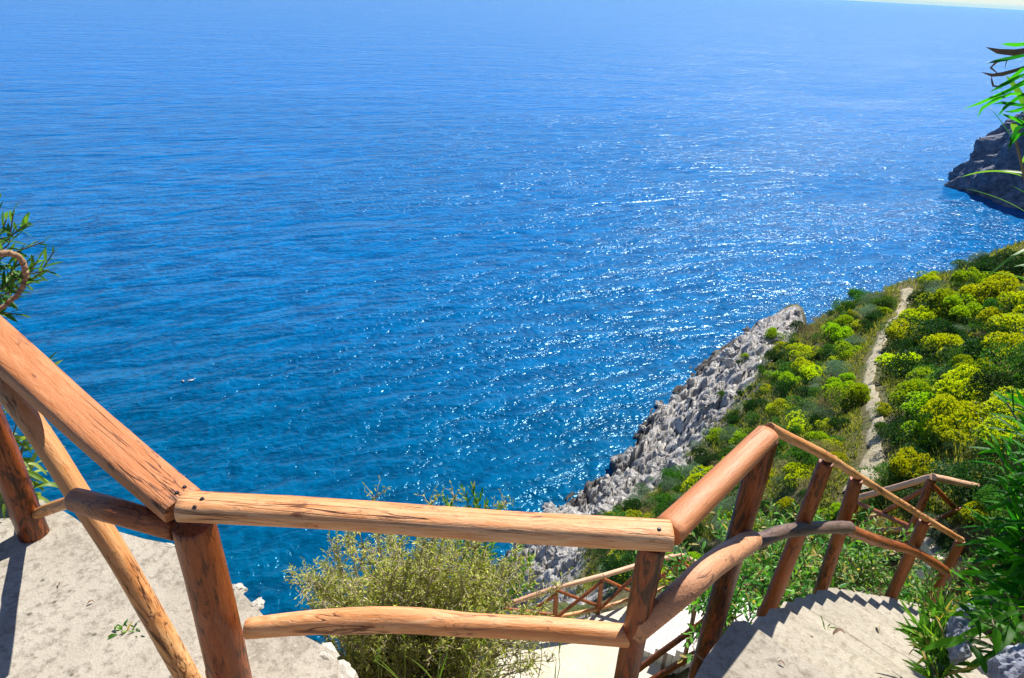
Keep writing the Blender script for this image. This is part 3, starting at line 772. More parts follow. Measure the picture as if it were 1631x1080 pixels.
# ------------------------------------------------------------------ rocks
def rock_mesh(seed, sub=4, sx=1, sy=1, sz=.75, rug=.35):
    bm = bmesh.new(); bmesh.ops.create_icosphere(bm, subdivisions=sub, radius=1)
    rg = random.Random(seed)
    planes = [(Vector((rg.gauss(0, 1), rg.gauss(0, 1), rg.gauss(0, 1))).normalized(), rg.uniform(.55, .95)) for _ in range(16)]
    for v in bm.verts:
        n = v.co.normalized(); r = 1.15
        for pn, d in planes:
            c = n.dot(pn)
            if c > .05: r = min(r, d / c)
        r *= 1 + rug * .8 * mnoise.fractal(n * 2.2 + Vector((seed, 0, 0)), .9, 2.1, 5) + .03 * mnoise.noise(n * 14)
        v.co = Vector((n.x * r * sx, n.y * r * sy, n.z * r * sz))
    me = bpy.data.meshes.new('boulder'); bm.to_mesh(me); bm.free(); return me
rocks = []
for i in range(7):
    me = rock_mesh(i + 3, 4, 1, random.uniform(.7, 1), random.uniform(.6, .85)); me.materials.append(M['rock']); rocks.append(me)
def to_px(p):
    v = RM.T @ (np.array(p) - np.array([0, 0, H])); return 815.5 + v[0] / -v[2] * F, 540 - v[1] / -v[2] * F, -v[2]
BOULD = []
cand = 0
while len(BOULD) < 110 and cand < 9000:
    cand += 1
    px = rng.uniform(845, 1330); py = rng.uniform(490, 935)
    # random ray, then march to the ground
    v = ray(px, py); ok = None
    ts = np.geomspace(12, 95, 160); X = v[0] * ts; Y = v[1] * ts; Zr = v[2] * ts + H
    g = base_h(X, Y) + H; hit = np.where(Zr < g)[0]
    if len(hit) == 0: continue
    t = ts[hit[0]]; x, y = v[0] * t, v[1] * t
    gz, rk = ground(np.array([x]), np.array([y]), True)
    if rk[0] < .55 or gz[0] < .2 or gz[0] > 20: continue
    sz = .35 + 1.0 * rng.random() ** 2.2
    if any(math.hypot(x - b[0], y - b[1]) < (sz + b[3]) * .8 for b in BOULD): continue
    BOULD.append((x, y, gz[0], sz))
BOULD.sort(key=lambda b: math.hypot(b[0], b[1]))
def ordinal(n):
    w_ = ['first', 'second', 'third', 'fourth', 'fifth', 'sixth', 'seventh', 'eighth', 'ninth', 'tenth', 'eleventh', 'twelfth', 'thirteenth', 'fourteenth', 'fifteenth', 'sixteenth', 'seventeenth', 'eighteenth', 'nineteenth', 'twentieth']
    if n < 20: return w_[n]
    tens = {2: 'twenty', 3: 'thirty', 4: 'forty', 5: 'fifty', 6: 'sixty'}[(n + 1) // 10]
    return tens + ('-' + w_[(n + 1) % 10 - 1] if (n + 1) % 10 else 'th')
cnt = {}
for i, (x, y, z, s) in enumerate(BOULD):
    o = bpy.data.objects.new('boulder', rocks[i % len(rocks)]); link(o)
    o.location = (x, y, z - s * .1); o.scale = (s, s * rng.uniform(.7, 1.1), s * rng.uniform(.7, 1.1)); o.rotation_euler = (rng.uniform(-.4, .4), rng.uniform(-.4, .4), rng.uniform(0, 6.28))
    size = 'large' if s > .9 else 'mid-sized' if s > .55 else 'small'
    where = 'at the waterline' if z < 2.2 else 'on the upper rock belt' if z > 6 else 'half way up the rocky shore'
    key = (size, where); n = cnt.get(key, 0); cnt[key] = n + 1
    tag(o, f'{size} pale limestone boulder {where}, {ordinal(n)} nearest', 'boulder', 'boulders on the rocky shore')
# headland to the right
def headland():
    n = 110; m = 80; V = []
    cx, cy = 101.5, 121.0
    for i in range(m + 1):
        u = i / m                               # 0 base .. 1 top
        for k in range(n):
            th = 2 * math.pi * k / n
            c, s_ = math.cos(th), math.sin(th)
            rx = 20.5 * (1 - u ** 1.9) ** .8; ry = 15 * (1 - u ** 1.3) ** .8
            x = c * rx; y = s_ * ry; z = -1.5 + 26.5 * u
            d = mnoise.fractal(Vector((c * 2.1, s_ * 2.1, u * 2.4)) + Vector((5, 2, 0)), .85, 2.2, 6)
            d2 = mnoise.ridged_multi_fractal(Vector((x * .12, y * .12, z * .12)), .9, 2.1, 5, 1.0, 2.0)
            kx = 1 + .22 * d * (1 - u * .4) + .10 * (d2 - 1)
            z += 1.8 * d * u + 1.3 * (d2 - 1) * u
            V.append((cx + x * kx, cy + y * kx, z))
    Fc = []
    for i in range(m):
        for k in range(n): Fc.append((i * n + k, i * n + (k + 1) % n, (i + 1) * n + (k + 1) % n, (i + 1) * n + k))
    Fc.append(tuple(m * n + k for k in range(n)))
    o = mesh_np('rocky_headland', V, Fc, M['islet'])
    tag(o, 'craggy limestone headland, shade painted dark blue into its rock, at the right edge', 'rock')
headland()

# ------------------------------------------------------------------ foliage
def unit(v): return v / (np.linalg.norm(v, axis=-1, keepdims=True) + 1e-9)
def rand_unit(n, g=rng): return unit(g.normal(size=(n, 3)))
def leaves(P, Dr, L, W, g=rng, fold=.25, droop=.0, upb=0.0):
    """one folded four-point leaf per row"""
    n = len(P); Dr = unit(Dr); r = rand_unit(n, g); r[:, 2] += upb
    side = unit(np.cross(Dr, r)); nr = np.cross(side, Dr)
    L = np.broadcast_to(L, (n,))[:, None]; W = np.broadcast_to(W, (n,))[:, None]
    b = P; ml = P + Dr * L * .5 + side * W * .5 + nr * W * fold; mr = P + Dr * L * .5 - side * W * .5 + nr * W * fold
    tip = P + Dr * L - np.array([0, 0, 1.0]) * L * droop
    V = np.stack([b, mr, tip, ml], 1).reshape(-1, 3)
    i = np.arange(n)[:, None] * 4
    Fc = np.concatenate([np.c_[i, i + 1, i + 2], np.c_[i, i + 2, i + 3]], 0)
    return V, Fc, np.repeat(g.random(n), 4)
def merge(parts):
    V = []; Fc = []; A = []; o = 0
    for v, f, a in parts: V.append(v); Fc.append(f + o); A.append(a); o += len(v)
    return np.concatenate(V), np.concatenate(Fc), np.concatenate(A)
def blades(paths, W, seg=6, fold=.2, side_dirs=None, v=None):
    """long curved leaves; paths (n,seg+1,3)"""
    n, m, _ = paths.shape
    T = np.gradient(paths, axis=1); T = unit(T)
    if side_dirs is None: side_dirs = rand_unit(n)
    sd_ = unit(np.cross(T, side_dirs[:, None, :])); nr = np.cross(sd_, T)
    u = np.linspace(0, 1, m); prof = np.sin(np.pi * np.clip(u * .92 + .06, 0, 1)) ** .75; prof[-1] = .02
    ww = np.asarray(W).reshape(-1, 1, 1) * prof[None, :, None] * .5
    a = paths + sd_ * ww + nr * ww * fold; c = paths; b = paths - sd_ * ww + nr * ww * fold
    V = np.stack([a, c, b], 2).reshape(-1, 3)
    k = np.arange(n)[:, None, None] * (m * 3) + np.arange(m - 1)[None, :, None] * 3
    q1 = np.concatenate([k, k + 1, k + 4, k + 3], 2).reshape(-1, 4); q2_ = np.concatenate([k + 1, k + 2, k + 5, k + 4], 2).reshape(-1, 4)
    Q = np.concatenate([q1, q2_]); Fc = np.concatenate([Q[:, [0, 1, 2]], Q[:, [0, 2, 3]]])
    vv = rng.random(n) if v is None else v
    return V, Fc, np.repeat(vv, m * 3)
def tubes(paths, r0, r1, sides=5):
    """paths list of (k,3) -> tube mesh"""
    V = []; Fc = []; o = 0
    for P, a, b in zip(paths, r0, r1):
        k = len(P); T = unit(np.gradient(P, axis=0)); ref = np.array([.3, .5, .81]); X = unit(np.cross(T, ref)); Y = np.cross(T, X)
        rad = np.linspace(a, b, k)[:, None]
        for j in range(sides):
            th = 2 * math.pi * j / sides; V.append(P + (X * math.cos(th) + Y * math.sin(th)) * rad)
        for i in range(k - 1):
            for j in range(sides):
                j2 = (j + 1) % sides
                Fc.append((o + j * k + i, o + j2 * k + i, o + j2 * k + i + 1)); Fc.append((o + j * k + i, o + j2 * k + i + 1, o + j * k + i + 1))
        o += k * sides
    V = np.concatenate(V); return V, np.array(Fc), np.full(len(V), .5)
def curve(p0, d, L, n=6, droop=0.0, wob=.1, g=rng):
    P = [np.array(p0, float)]; d = np.array(d, float); d /= np.linalg.norm(d)
    for i in range(n):
        d = d + g.normal(size=3) * wob / n * 2 + np.array([0, 0, -droop / n]); d /= np.linalg.norm(d); P.append(P[-1] + d * L / n)
    return np.array(P)
def foliage_obj(name, parts, mat, parent=None, link_it=True):
    V, Fc, A = merge(parts); return mesh_np(name, V, Fc, mat, parent, attrs={'v': A}, link_it=link_it)

# --- shrub prototypes (crown + second crown + stem); meshes are shared by all copies
def dome_points(n, g, lobes):
    k = g.integers(0, len(lobes), n); c = lobes[k, :3]; r = lobes[k, 3:4]
    d = rand_unit(n, g); d[:, 2] = np.abs(d[:, 2]) * 1.0 - .25 * g.random(n); d = unit(d)
    return c + d * r * (1 - .12 * g.random((n, 1)) ** 2), d
def proto_spurge(seed, fm):
    g = np.random.default_rng(seed)
    nl = 9; lobes = np.array([[.62 * math.cos(a) * q, .62 * math.sin(a) * q, .42 + .25 * (1 - q) + g.uniform(-.07, .1), g.uniform(.26, .4)] for a, q in zip(g.uniform(0, 6.28, nl), g.uniform(.1, 1, nl) ** .6)])
    P, D = dome_points(900, g, lobes); P = P[(D[:, 2] > -.05)]; D = D[D[:, 2] > -.05]
    parts = []
    for j in range(6):
        dd = unit(D + rand_unit(len(P), g) * .85 + np.array([0, 0, .3])); parts.append(leaves(P + rand_unit(len(P), g) * .02, dd, g.uniform(.035, .065, len(P)), .035, g))
    fl = (parts, fm)
    P, D = dome_points(1300, g, lobes * np.array([1, 1, .84, .9])); lf = [leaves(P, unit(D + rand_unit(len(P), g) * .7), g.uniform(.07, .13, len(P)), .035, g)]
    Q = g.normal(size=(900, 3)) * np.array([.42, .42, .12]) + np.array([0, 0, .22]); lf.append(leaves(Q, rand_unit(900, g), .12, .04, g))
    st = [curve((0, 0, -.15), (math.cos(a) * .8, math.sin(a) * .8, 1), .62, 4, g=g) for a in g.uniform(0, 6.28, 16)]
    return [('flower_heads', [*fl[0]], fl[1]), ('leaves', lf, M['spurge_leaf']), ('stems', [tubes(st, [.018] * 16, [.008] * 16, 4)], M['twig'])]
def proto_scrub(seed, lm, ls=.07, lw=.035, n=3600, flat=.8, twm='twig', dense=1.0):
    g = np.random.default_rng(seed); nl = 13
    lobes = np.array([[.66 * math.cos(a) * q, .66 * math.sin(a) * q, (.40 + .38 * (1 - q) + g.uniform(-.12, .14)) * flat, g.uniform(.17, .36)] for a, q in zip(g.uniform(0, 6.28, nl), g.uniform(.05, 1, nl) ** .6)])
    P, D = dome_points(n, g, lobes); P = P + rand_unit(n, g) * .03
    lf = [leaves(P, unit(D * .6 + rand_unit(n, g) * .8 + np.array([0, 0, .25])), g.uniform(ls * .7, ls * 1.3, n), lw, g)]
    k = n // 4; Q = g.normal(size=(k, 3)) * np.array([.36, .36, .13]) + np.array([0, 0, .26]); lf.append(leaves(Q, rand_unit(k, g), ls * 1.2, lw, g))
    st = [curve((0, 0, -.15), (math.cos(a) * .8, math.sin(a) * .8, 1), .6, 4, g=g) for a in g.uniform(0, 6.28, 14)]
    return [('leaves', lf, lm), ('stems', [tubes(st, [.02] * 14, [.008] * 14, 4)], M[twm])]
def make_proto(spec): return [foliage_obj(nm, parts, mat, link_it=False) for nm, parts, mat in spec]
PROTO = {
    'spurge': [make_proto(proto_spurge(s, M['spurge_flower'])) for s in (1, 2, 3, 4)] + [make_proto(proto_spurge(s, M['spurge_flower2'])) for s in (5, 6)],
    'mastic': [make_proto(proto_scrub(s, M['mastic'])) for s in (11, 12)] + [make_proto(proto_scrub(s, M['mastic2'])) for s in (13, 14)],
    'grey': [make_proto(proto_scrub(s, M['grey'], .06, .02, 3000, .7)) for s in (21, 22)],
    'dry': [make_proto(proto_scrub(s, M['dry'], .07, .014, 2200, .65, 'twig_pale')) for s in (31, 32)],
}
NAMES = {'spurge': ('spurge_bush', 'yellow-green spurge dome', 'bush'), 'mastic': ('evergreen_shrub', 'dark green rounded shrub', 'shrub'),
         'grey': ('grey_shrub', 'silvery grey-green shrub', 'shrub'), 'dry': ('dry_shrub', 'straw-brown twiggy shrub', 'shrub')}
def visible_hit(px, py, smax=75):
    v = ray(px, py); ts = np.geomspace(9, smax, 220); X = v[0] * ts; Y = v[1] * ts; Zr = v[2] * ts + H
    g = base_h(X, Y) + H; hit = np.where(Zr < g)[0]
    return (None if len(hit) == 0 else (X[hit[0]], Y[hit[0]]))
pathd = lambda x, y: float(seg_dist(np.array([x]), np.array([y]), pp)[0][0])
# yellow bushes seen in the photograph: pixel centre and radius in metres
YEL = [(1228, 535, .9), (1330, 540, 1.1), (1345, 515, .9), (1350, 560, 1.0), (1255, 615, .95), (1235, 650, .7), (1335, 625, .8), (1350, 645, .8), (1280, 678, .75), (1215, 700, .5), (1435, 588, 1.05),
       (1440, 540, 1.2), (1480, 545, 1.4), (1500, 500, 1.5), (1520, 505, 1.2), (1470, 480, 1.1), (1560, 480, 1.2), (1590, 470, 1.3), (1610, 430, 1.3), (1545, 455, 1.2), (1620, 535, 1.3), (1575, 585, 1.3),
       (1600, 580, 1.0), (1530, 640, .9), (1615, 610, 1.0), (1450, 655, .8), (1475, 660, .8), (1430, 695, .6), (1500, 690, .8), (1540, 605, .7), (1510, 620, .7), (1625, 500, 1.1), (1580, 520, .9),
       (1405, 690, .35), (1270, 755, .55), (1300, 705, .5), (1420, 770, .75), (1445, 762, .6), (1185, 560, .5), (1300, 560, .8), (1275, 590, .8), (1460, 515, 1.0), (1420, 520, .8), (1500, 560, .9), (1545, 670, .7),
       (1565, 430, 1.1), (1530, 480, 1.0), (1350, 600, .5), (1190, 640, .45), (1260, 650, .5), (1400, 660, .35), (1480, 610, .8), (1475, 700, .6), (1520, 700, .5), (1585, 640, .8), (1625, 660, .8), (1600, 700, .7)]
SHR = []
for yi, (px, py, r) in enumerate(YEL):
    h_ = visible_hit(px, py + 12)
    if h_ is None: continue
    SHR.append([h_[0], h_[1], r * .84, 'mastic' if (px > 1400 and yi % 3 == 0) else 'spurge'])
tries = 0
def want(px, py):
    return True
while len(SHR) < 540 and tries < 16000:
    tries += 1
    px = rng.uniform(1060, 1680); py = rng.uniform(425, 900)
    if tries % 4 == 0: px = rng.uniform(960, 1260); py = rng.uniform(690, 930)
    h_ = visible_hit(px, py)
    if h_ is None: continue
    x, y = h_; D = math.hypot(x, y)
    if D < 9.5 and not (x > 7): continue
    gz, rk = ground(np.array([x]), np.array([y]), True)
    if rk[0] > .45 and rng.random() > .12: continue
    if gz[0] < 5: continue
    r = (.32 + .62 * rng.random() ** 1.5) * (.75 if D < 16 else 1)
    if pathd(x, y) < .45 + r * .6: continue
    if any(math.hypot(x - s[0], y - s[1]) < (r + s[2]) * .54 for s in SHR): continue
    u = rng.random(); right = px > 1400
    kd = 'spurge' if u < (.09 if right else .12) else 'mastic' if u < .72 else 'grey' if u < .88 else 'dry'
    if rk[0] > .3: kd = 'grey' if rng.random() < .5 else 'mastic'; r = min(r, .4)
    SHR.append([x, y, r, kd])
SHR.sort(key=lambda s: math.hypot(s[0], s[1]))
cnt = {}
XA = np.array([s[0] for s in SHR]); YA = np.array([s[1] for s in SHR]); ZA = ground(XA, YA)
for i, (x, y, r, kd) in enumerate(SHR):
    nm, lab, cat = NAMES[kd]; pr = PROTO[kd][int(rng.integers(0, len(PROTO[kd])))]
    root = empty(nm, (x, y, ZA[i] - .05 * r), rng.uniform(0, 6.28)); s = r
    root.scale = (s * 1.12, s * rng.uniform(.9, 1.15), s * rng.uniform(.85, 1.45))
    for c in pr: d = c.copy(); link(d, root)
    px, py, _ = to_px((x, y, ZA[i]))
    D = math.hypot(x, y)
    dist = 'by the fences' if D < 15 else 'on the middle slope' if D < 26 else 'on the far slope' if D < 36 else 'by the far edge'
    side = 'left of the path' if px < 1392 + max(0, (560 - py)) * .5 else 'right of the path'
    size = 'large' if r > .95 else 'small' if r < .6 else 'medium'
    key = (kd, dist, side, size); n = cnt.get(key, 0); cnt[key] = n + 1
    tag(root, f'{size} {lab} {dist}, {side}, {ordinal(n)} nearest', cat, {'spurge': 'yellow spurge bushes on the hillside'}.get(kd, 'scrub shrubs on the hillside'))

# grass and low cover between them: nobody could count it
def grass(n):
    P = []
    px = rng.uniform(1050, 1700, n * 2); py = rng.uniform(430, 880, n * 2)
    k = 0; X = []; Y = []
    aa = rng.uniform(R(8), R(48), n * 3); D = np.exp(rng.uniform(math.log(10), math.log(55), n * 3)); x = D * np.sin(aa); y = D * np.cos(aa)
    z, rk = ground(x, y, True); m = (rk < .5 + .2 * rng.random(len(rk))) & (z > 3)
    d, _, _ = seg_dist(x, y, pp); m &= d > .3
    m &= ~((D < 13) & (aa < R(30)))
    x, y, z, D = x[m], y[m], z[m], D[m]
    n = len(x); base = np.c_[x, y, z - .02]
    parts = []
    for j in range(3):
        d = unit(np.c_[rng.normal(size=(n, 2)) * .55, np.ones(n)])
        L = rng.uniform(.10, .28, n) * np.clip(D / 22, .8, 1.4)
        parts.append(leaves(base + np.c_[rng.normal(size=(n, 2)) * .06, np.zeros(n)], d, L, .028 * np.clip(D / 18, 1, 2), rng))
    o = foliage_obj('hillside_grass', parts, M['grass']); tag(o, 'dry and green grass between the shrubs on the slope', 'grass', kind='stuff')
grass(16000)

# --- twiggy olive bush behind the near rail
def near_bush():
    g = np.random.default_rng(55)
    c0 = PD(650, 1120, 2.9); base = np.array([c0[0], c0[1], H - 4.35])
    root = empty('twiggy_bush', base); tag(root, 'big olive-yellow twiggy bush growing behind the middle lower rail', 'bush')
    st = []; r0 = []; r1 = []; P = []; Dv = []; pale = []
    for i in range(270):
        # targets in the bush's own volume: an ellipsoid tilted with the slope
        a = g.uniform(0, 6.28); q = math.sqrt(g.random()); zz = g.uniform(.5, 1.0)
        tgt = np.array([.10 + .82 * q * math.cos(a) * (1 + .12 * g.normal()), .50 * q * math.sin(a) + .15, 1.36 * zz * (1 - .38 * q * q) + .12 * g.normal()])
        d = tgt + g.normal(size=3) * .12; L = np.linalg.norm(tgt)
        b0 = np.array([g.normal() * .18, g.normal() * .12, -.05])
        n = 12; t = np.linspace(0, 1, n)[:, None]
        mid = b0 * (1 - t) + tgt * t + np.array([0, 0, 1]) * (t * (1 - t)) * .25 * L + np.cumsum(g.normal(size=(n, 3)) * .008, axis=0)
        st.append(mid); r0.append(.011); r1.append(.002)
        for j in range(4, n):
            m = 3 if j < n - 2 else 6
            for _ in range(m):
                # side sprig
                d2 = unit(g.normal(size=3) + np.array([0, 0, .8]) + (mid[j] - mid[j - 1]) * 8)
                sp = curve(mid[j], d2, g.uniform(.05, .13), 3, wob=.4, g=g); st.append(sp); r0.append(.0028); r1.append(.0012)
                for kq in range(4):
                    P.append(sp[kq] + g.normal(size=3) * .004); Dv.append(unit(d2 * .8 + g.normal(size=3) * .7))
                    if kq > 1: P.append(sp[kq]); Dv.append(unit(d2 * .5 + g.normal(size=3)))
    P = np.array(P); Dv = np.array(Dv)
    k = g.random(len(P)) < .9; P = P[k]; Dv = Dv[k]
    foliage_obj('leaves', [leaves(P, Dv, g.uniform(.018, .042, len(P)), g.uniform(.006, .012, len(P)), g)], M['bush'], root)
    h_ = len(st) // 2
    V, Fc, A = tubes(st, r0, r1, 4); mesh_np('twigs', V, Fc, M['twig_pale'], root)
    # a taller shoot
    for (px, py) in []: pass
near_bush()
def leafy(name, label, cat, base, tips, leafL, leafW, per, mat, stem_r=.008, seed=1, group=None, droop=.35, bend=.25, start=.25, stemmat='twig', tipfan=6, seg=5, up=.3, scatter=1.0):
    """stems from base to tips with long leaves set along them"""
    g = np.random.default_rng(seed); base = np.array(base, float)
    root = empty(name, base); tag(root, label, cat, group)
    st = []; paths = []; W = []; sdv = []
    for tp in tips:
        tp = np.array(tp, float) - base; b0 = np.array([g.normal() * .05, g.normal() * .05, 0]) * scatter
        n = 14; t = np.linspace(0, 1, n)[:, None]; L = np.linalg.norm(tp)
        hz = np.array([tp[0], tp[1], 0])
        mid = b0 * (1 - t) + tp * t + (np.array([0, 0, 1]) * L * bend - hz * bend * .6) * (t * (1 - t)) * 1.4 + np.cumsum(g.normal(size=(n, 3)) * .006 * L, axis=0) * (t < 1)
        st.append(mid)
        ph = g.uniform(0, 6.28)
        cumt = np.linspace(start, 1, per)
        for j, u in enumerate(cumt):
            f = u * (n - 1); i = min(int(f), n - 2); p = mid[i] + (mid[i + 1] - mid[i]) * (f - i); T = unit(mid[i + 1] - mid[i])
            ph += 2.4; ref = np.array([.2, .1, 1.0]) if abs(T[2]) < .8 else np.array([1.0, 0, 0])
            X = unit(np.cross(T, ref)); Y = np.cross(T, X)
            rad = X * math.cos(ph) + Y * math.sin(ph); spread = .9 - .55 * max(0, (u - .8) / .2)
            d = unit(rad * spread + T * (1.15 - spread * .6) + np.array([0, 0, up * .3]))
            Lf = leafL * g.uniform(.65, 1.15) * (1 - .35 * max(0, (u - .9) / .1))
            c = curve(p, d, Lf, seg, droop * g.uniform(.3, 1.4), .12, g); paths.append(c); W.append(leafW * g.uniform(.8, 1.2)); sdv.append(unit(np.cross(np.cross(d, [0, 0, 1.0]), d) + g.normal(size=3) * .35))
    paths = np.array(paths)
    foliage_obj('leaves', [blades(paths, np.array(W), seg, .25, np.array(sdv))], mat, root)
    V, Fc, A = tubes(st, [stem_r] * len(st), [stem_r * .35] * len(st), 6); mesh_np('stems', V, Fc, M[stemmat], root)
    return root
gr_ = np.random.default_rng(9)
# shoots rising above the rail
leafy('green_shoots', 'bright green leafy shoots rising above the middle of the top rail', 'plant', PD(770, 1000, 3.5), [PD(735, 775, 3.6), PD(752, 772, 3.65), PD(705, 790, 3.6), PD(775, 800, 3.6), PD(800, 805, 3.7), PD(768, 785, 3.6), PD(720, 800, 3.6), PD(760, 800, 3.5), PD(830, 870, 3.6), PD(845, 890, 3.7), PD(850, 930, 3.6)],
      .075, .015, 60, M['laurel'], .005, 71, start=.3, droop=.2)
# shrubs below the curved steps, seen through the fence
def belt(name, label, spots, seed, mat='laurel', L=.10, W=.024, hgt=.9, cat='shrub', group='leafy shrubs below the steps', nst=34, per=22, spread=.42):
    g = np.random.default_rng(seed)
    for (px, py, D, lab) in spots:
        tp = PD(px, py, D); base = tp - np.array([0, 0, hgt])
        tips = [tp + np.array([g.normal() * spread, g.normal() * spread * .8, g.uniform(-.45, .12)]) for _ in range(nst)]
        leafy(name, lab, cat, base, tips, L, W, per, M[mat], .008, int(g.integers(1e6)), group, start=.35, scatter=2.5)
belt('leafy_shrub', '', [(1180, 900, 4.3, 'bright green leafy shrub between the corner post and the first stair post'),
     (1262, 880, 5.4, 'glossy green leafy shrub seen between the first and second stair posts'),
     (1345, 868, 6.6, 'glossy green leafy shrub behind the second stair post above the scalloped steps'),
     (1400, 858, 7.4, 'leafy green shrub under the weathered middle rail near the third stair post'),
     (1250, 850, 6.6, 'green shrub rising behind the dark curved rail left of the first stair post'),
     (1460, 905, 7.9, 'pale mottled leafy shrub right of the third stair post'),
     (1300, 835, 7.8, 'dark green shrub framed between the handrail and the weathered rail'),
     (1520, 930, 6.6, 'sunlit leafy shrub filling the end of the curved steps')], 5)
# tall lance-leaved shrub at the right edge
B1 = np.array([3.35, 2.35, H - 3.3])

tips = [PD(1585, 635, 4.6), PD(1600, 690, 4.3), PD(1560, 720, 4.4), PD(1575, 790, 4.2), PD(1545, 830, 4.2), PD(1620, 720, 4.0), PD(1640, 640, 4.2), PD(1555, 880, 4.0), PD(1530, 900, 4.1), PD(1600, 840, 3.9), PD(1630, 800, 3.8),
        PD(1540, 950, 3.8), PD(1580, 900, 3.8), PD(1620, 900, 3.7), PD(1590, 760, 4.2), PD(1660, 700, 4.0), PD(1670, 800, 3.8), PD(1560, 930, 3.6), PD(1610, 960, 3.5), PD(1660, 900, 3.5), PD(1650, 760, 4.1), PD(1575, 860, 3.9)]
tips = [t + np.array([.10, -.05, 0]) for t in tips]
tips += [t + np.array([abs(gr_.normal()) * .15, gr_.normal() * .12 - .05, gr_.normal() * .10]) for t in tips for _ in range(3)]
leafy('lance_leaf_shrub', 'dense dark green shrub with long lance leaves at the right edge of the steps', 'shrub', B1 + np.array([.25, .5, -.2]), tips, .24, .026, 30, M['lance'], .012, 81, start=.15, droop=.5, seg=6, scatter=2.5)
leafy('strap_leaf_plant', 'low plant with broad arching green leaves over the shade-tinted stones at lower right', 'plant', PZ(1600, 1075, -2.9), [PD(1560, 985, 2.85), PD(1585, 1000, 2.8), PD(1610, 985, 2.9), PD(1545, 1030, 2.7), PD(1640, 1000, 2.9), PD(1600, 960, 3.0)],
      .26, .034, 9, M['lance'], .007, 82, start=.1, droop=1.3, seg=8)
# stem with leaves hanging into the top right corner
tb = np.array([4.0, 3.1, H - 3.6])
cr = leafy('overhanging_shrub', 'tall shrub whose narrow drooping leaves hang into the top right corner', 'shrub', tb,
      [PD(1700, 92, 3.6), PD(1665, 120, 3.5), PD(1650, 150, 3.5), PD(1700, 160, 3.6), PD(1720, 120, 3.6), PD(1690, 460, 4.0), PD(1680, 480, 4.1)], .30, .022, 16, M['oleander'], .014, 91, start=.72, droop=.6, seg=8, bend=.05)
dl = blades(np.array([[PD(1660, 72, 3.45) - tb, PD(1640, 80, 3.44) - tb, PD(1615, 84, 3.43) - tb, PD(1590, 82, 3.43) - tb, PD(1570, 75, 3.43) - tb],
                      [PD(1650, 100, 3.45) - tb, PD(1618, 112, 3.44) - tb, PD(1598, 118, 3.43) - tb, PD(1580, 120, 3.43) - tb, PD(1563, 115, 3.43) - tb],
                      [PD(1590, 118, 3.43) - tb, PD(1578, 108, 3.42) - tb, PD(1588, 98, 3.42) - tb, PD(1604, 95, 3.42) - tb, PD(1600, 110, 3.42) - tb],
                      [PD(1579, 122, 3.43) - tb, PD(1580, 130, 3.43) - tb, PD(1582, 137, 3.43) - tb, PD(1590, 138, 3.43) - tb, PD(1596, 142, 3.43) - tb]]), [.024, .016, .010, .008], 4, .25, np.tile(np.array([[.55, .8, .1]]), (4, 1)))
foliage_obj('withered_leaf', [dl], M['deadleaf'], cr)
gl = []
for pts in [[(1650, 130), (1620, 138), (1590, 152), (1560, 165), (1533, 174)], [(1640, 150), (1610, 150), (1585, 160), (1565, 172), (1556, 188)], [(1660, 190), (1640, 195), (1620, 205), (1612, 222), (1606, 242)], [(1650, 65), (1635, 70), (1620, 72), (1605, 71), (1594, 70)],
            [(1650, 110), (1625, 122), (1605, 132), (1590, 140), (1575, 147)], [(1645, 165), (1625, 168), (1610, 166), (1595, 164), (1582, 166)], [(1645, 205), (1632, 198), (1618, 190), (1606, 186), (1592, 180)], [(1650, 95), (1632, 108), (1618, 120), (1606, 130), (1590, 136)], [(1648, 142), (1632, 150), (1616, 160), (1600, 172), (1588, 186)], [(1646, 212), (1634, 212), (1622, 216), (1612, 226), (1604, 236)], [(1648, 120), (1634, 128), (1612, 142), (1596, 150), (1572, 158)], [(1650, 178), (1635, 172), (1622, 176), (1612, 178), (1600, 178)], [(1650, 84), (1625, 90), (1600, 95), (1585, 98), (1572, 101)]]:
    gl.append([PD(a, b, 3.4) - tb for a, b in pts])
foliage_obj('leaves', [blades(np.array(gl), [.017] * len(gl), 4, .25, np.tile(np.array([[.45, .75, .55]]), (len(gl), 1)))], M['lance'], cr)
# left edge plants
lb = np.array([-4.1, 3.5, H - 3.4])
leafy('narrow_leaf_shrub', 'green shrub with narrow leaves above the rail at the left edge', 'shrub', lb, [PD(85, 402, 4.0), PD(70, 385, 4.05), PD(78, 430, 4.0), PD(45, 355, 4.0), PD(60, 415, 3.95), PD(22, 335, 4.0), PD(-10, 310, 4.0), PD(5, 380, 4.0), PD(40, 420, 4.0), PD(20, 440, 4.0), PD(-20, 400, 4.1), PD(5, 470, 3.9), PD(-15, 450, 4.0), PD(-30, 350, 4.0), PD(25, 500, 4.1), PD(78, 575, 4.2), PD(-40, 480, 4.0), PD(30, 405, 4.1), PD(10, 350, 4.1), PD(50, 450, 4.1), PD(-5, 425, 4.1)],
      .125, .019, 34, M['oleander'], .009, 61, start=.55, droop=.25, seg=5)
leafy('curly_leaf_plant', 'pale green plant with curling strap leaves behind the left post', 'plant', PD(10, 800, 3.75) - np.array([0, 0, .3]), [PD(30, 640, 3.85), PD(10, 650, 3.8), PD(45, 690, 3.8), PD(55, 740, 3.8), PD(0, 700, 3.8), PD(30, 720, 3.8), PD(60, 600, 3.9), PD(20, 760, 3.75)],
      .2, .026, 14, M['strap'], .008, 62, start=.2, droop=2.2, seg=9)
vn = empty('curled_vine', PD(-20, 500, 3.2)); tag(vn, 'brown curled dry stem looping over the leaves at the left edge', 'stem')
vn0 = np.array(vn.location)
loop = [(-25, 412), (-8, 405), (10, 402), (28, 406), (38, 420), (42, 438), (38, 455), (28, 470), (14, 482), (0, 492), (-25, 505)]
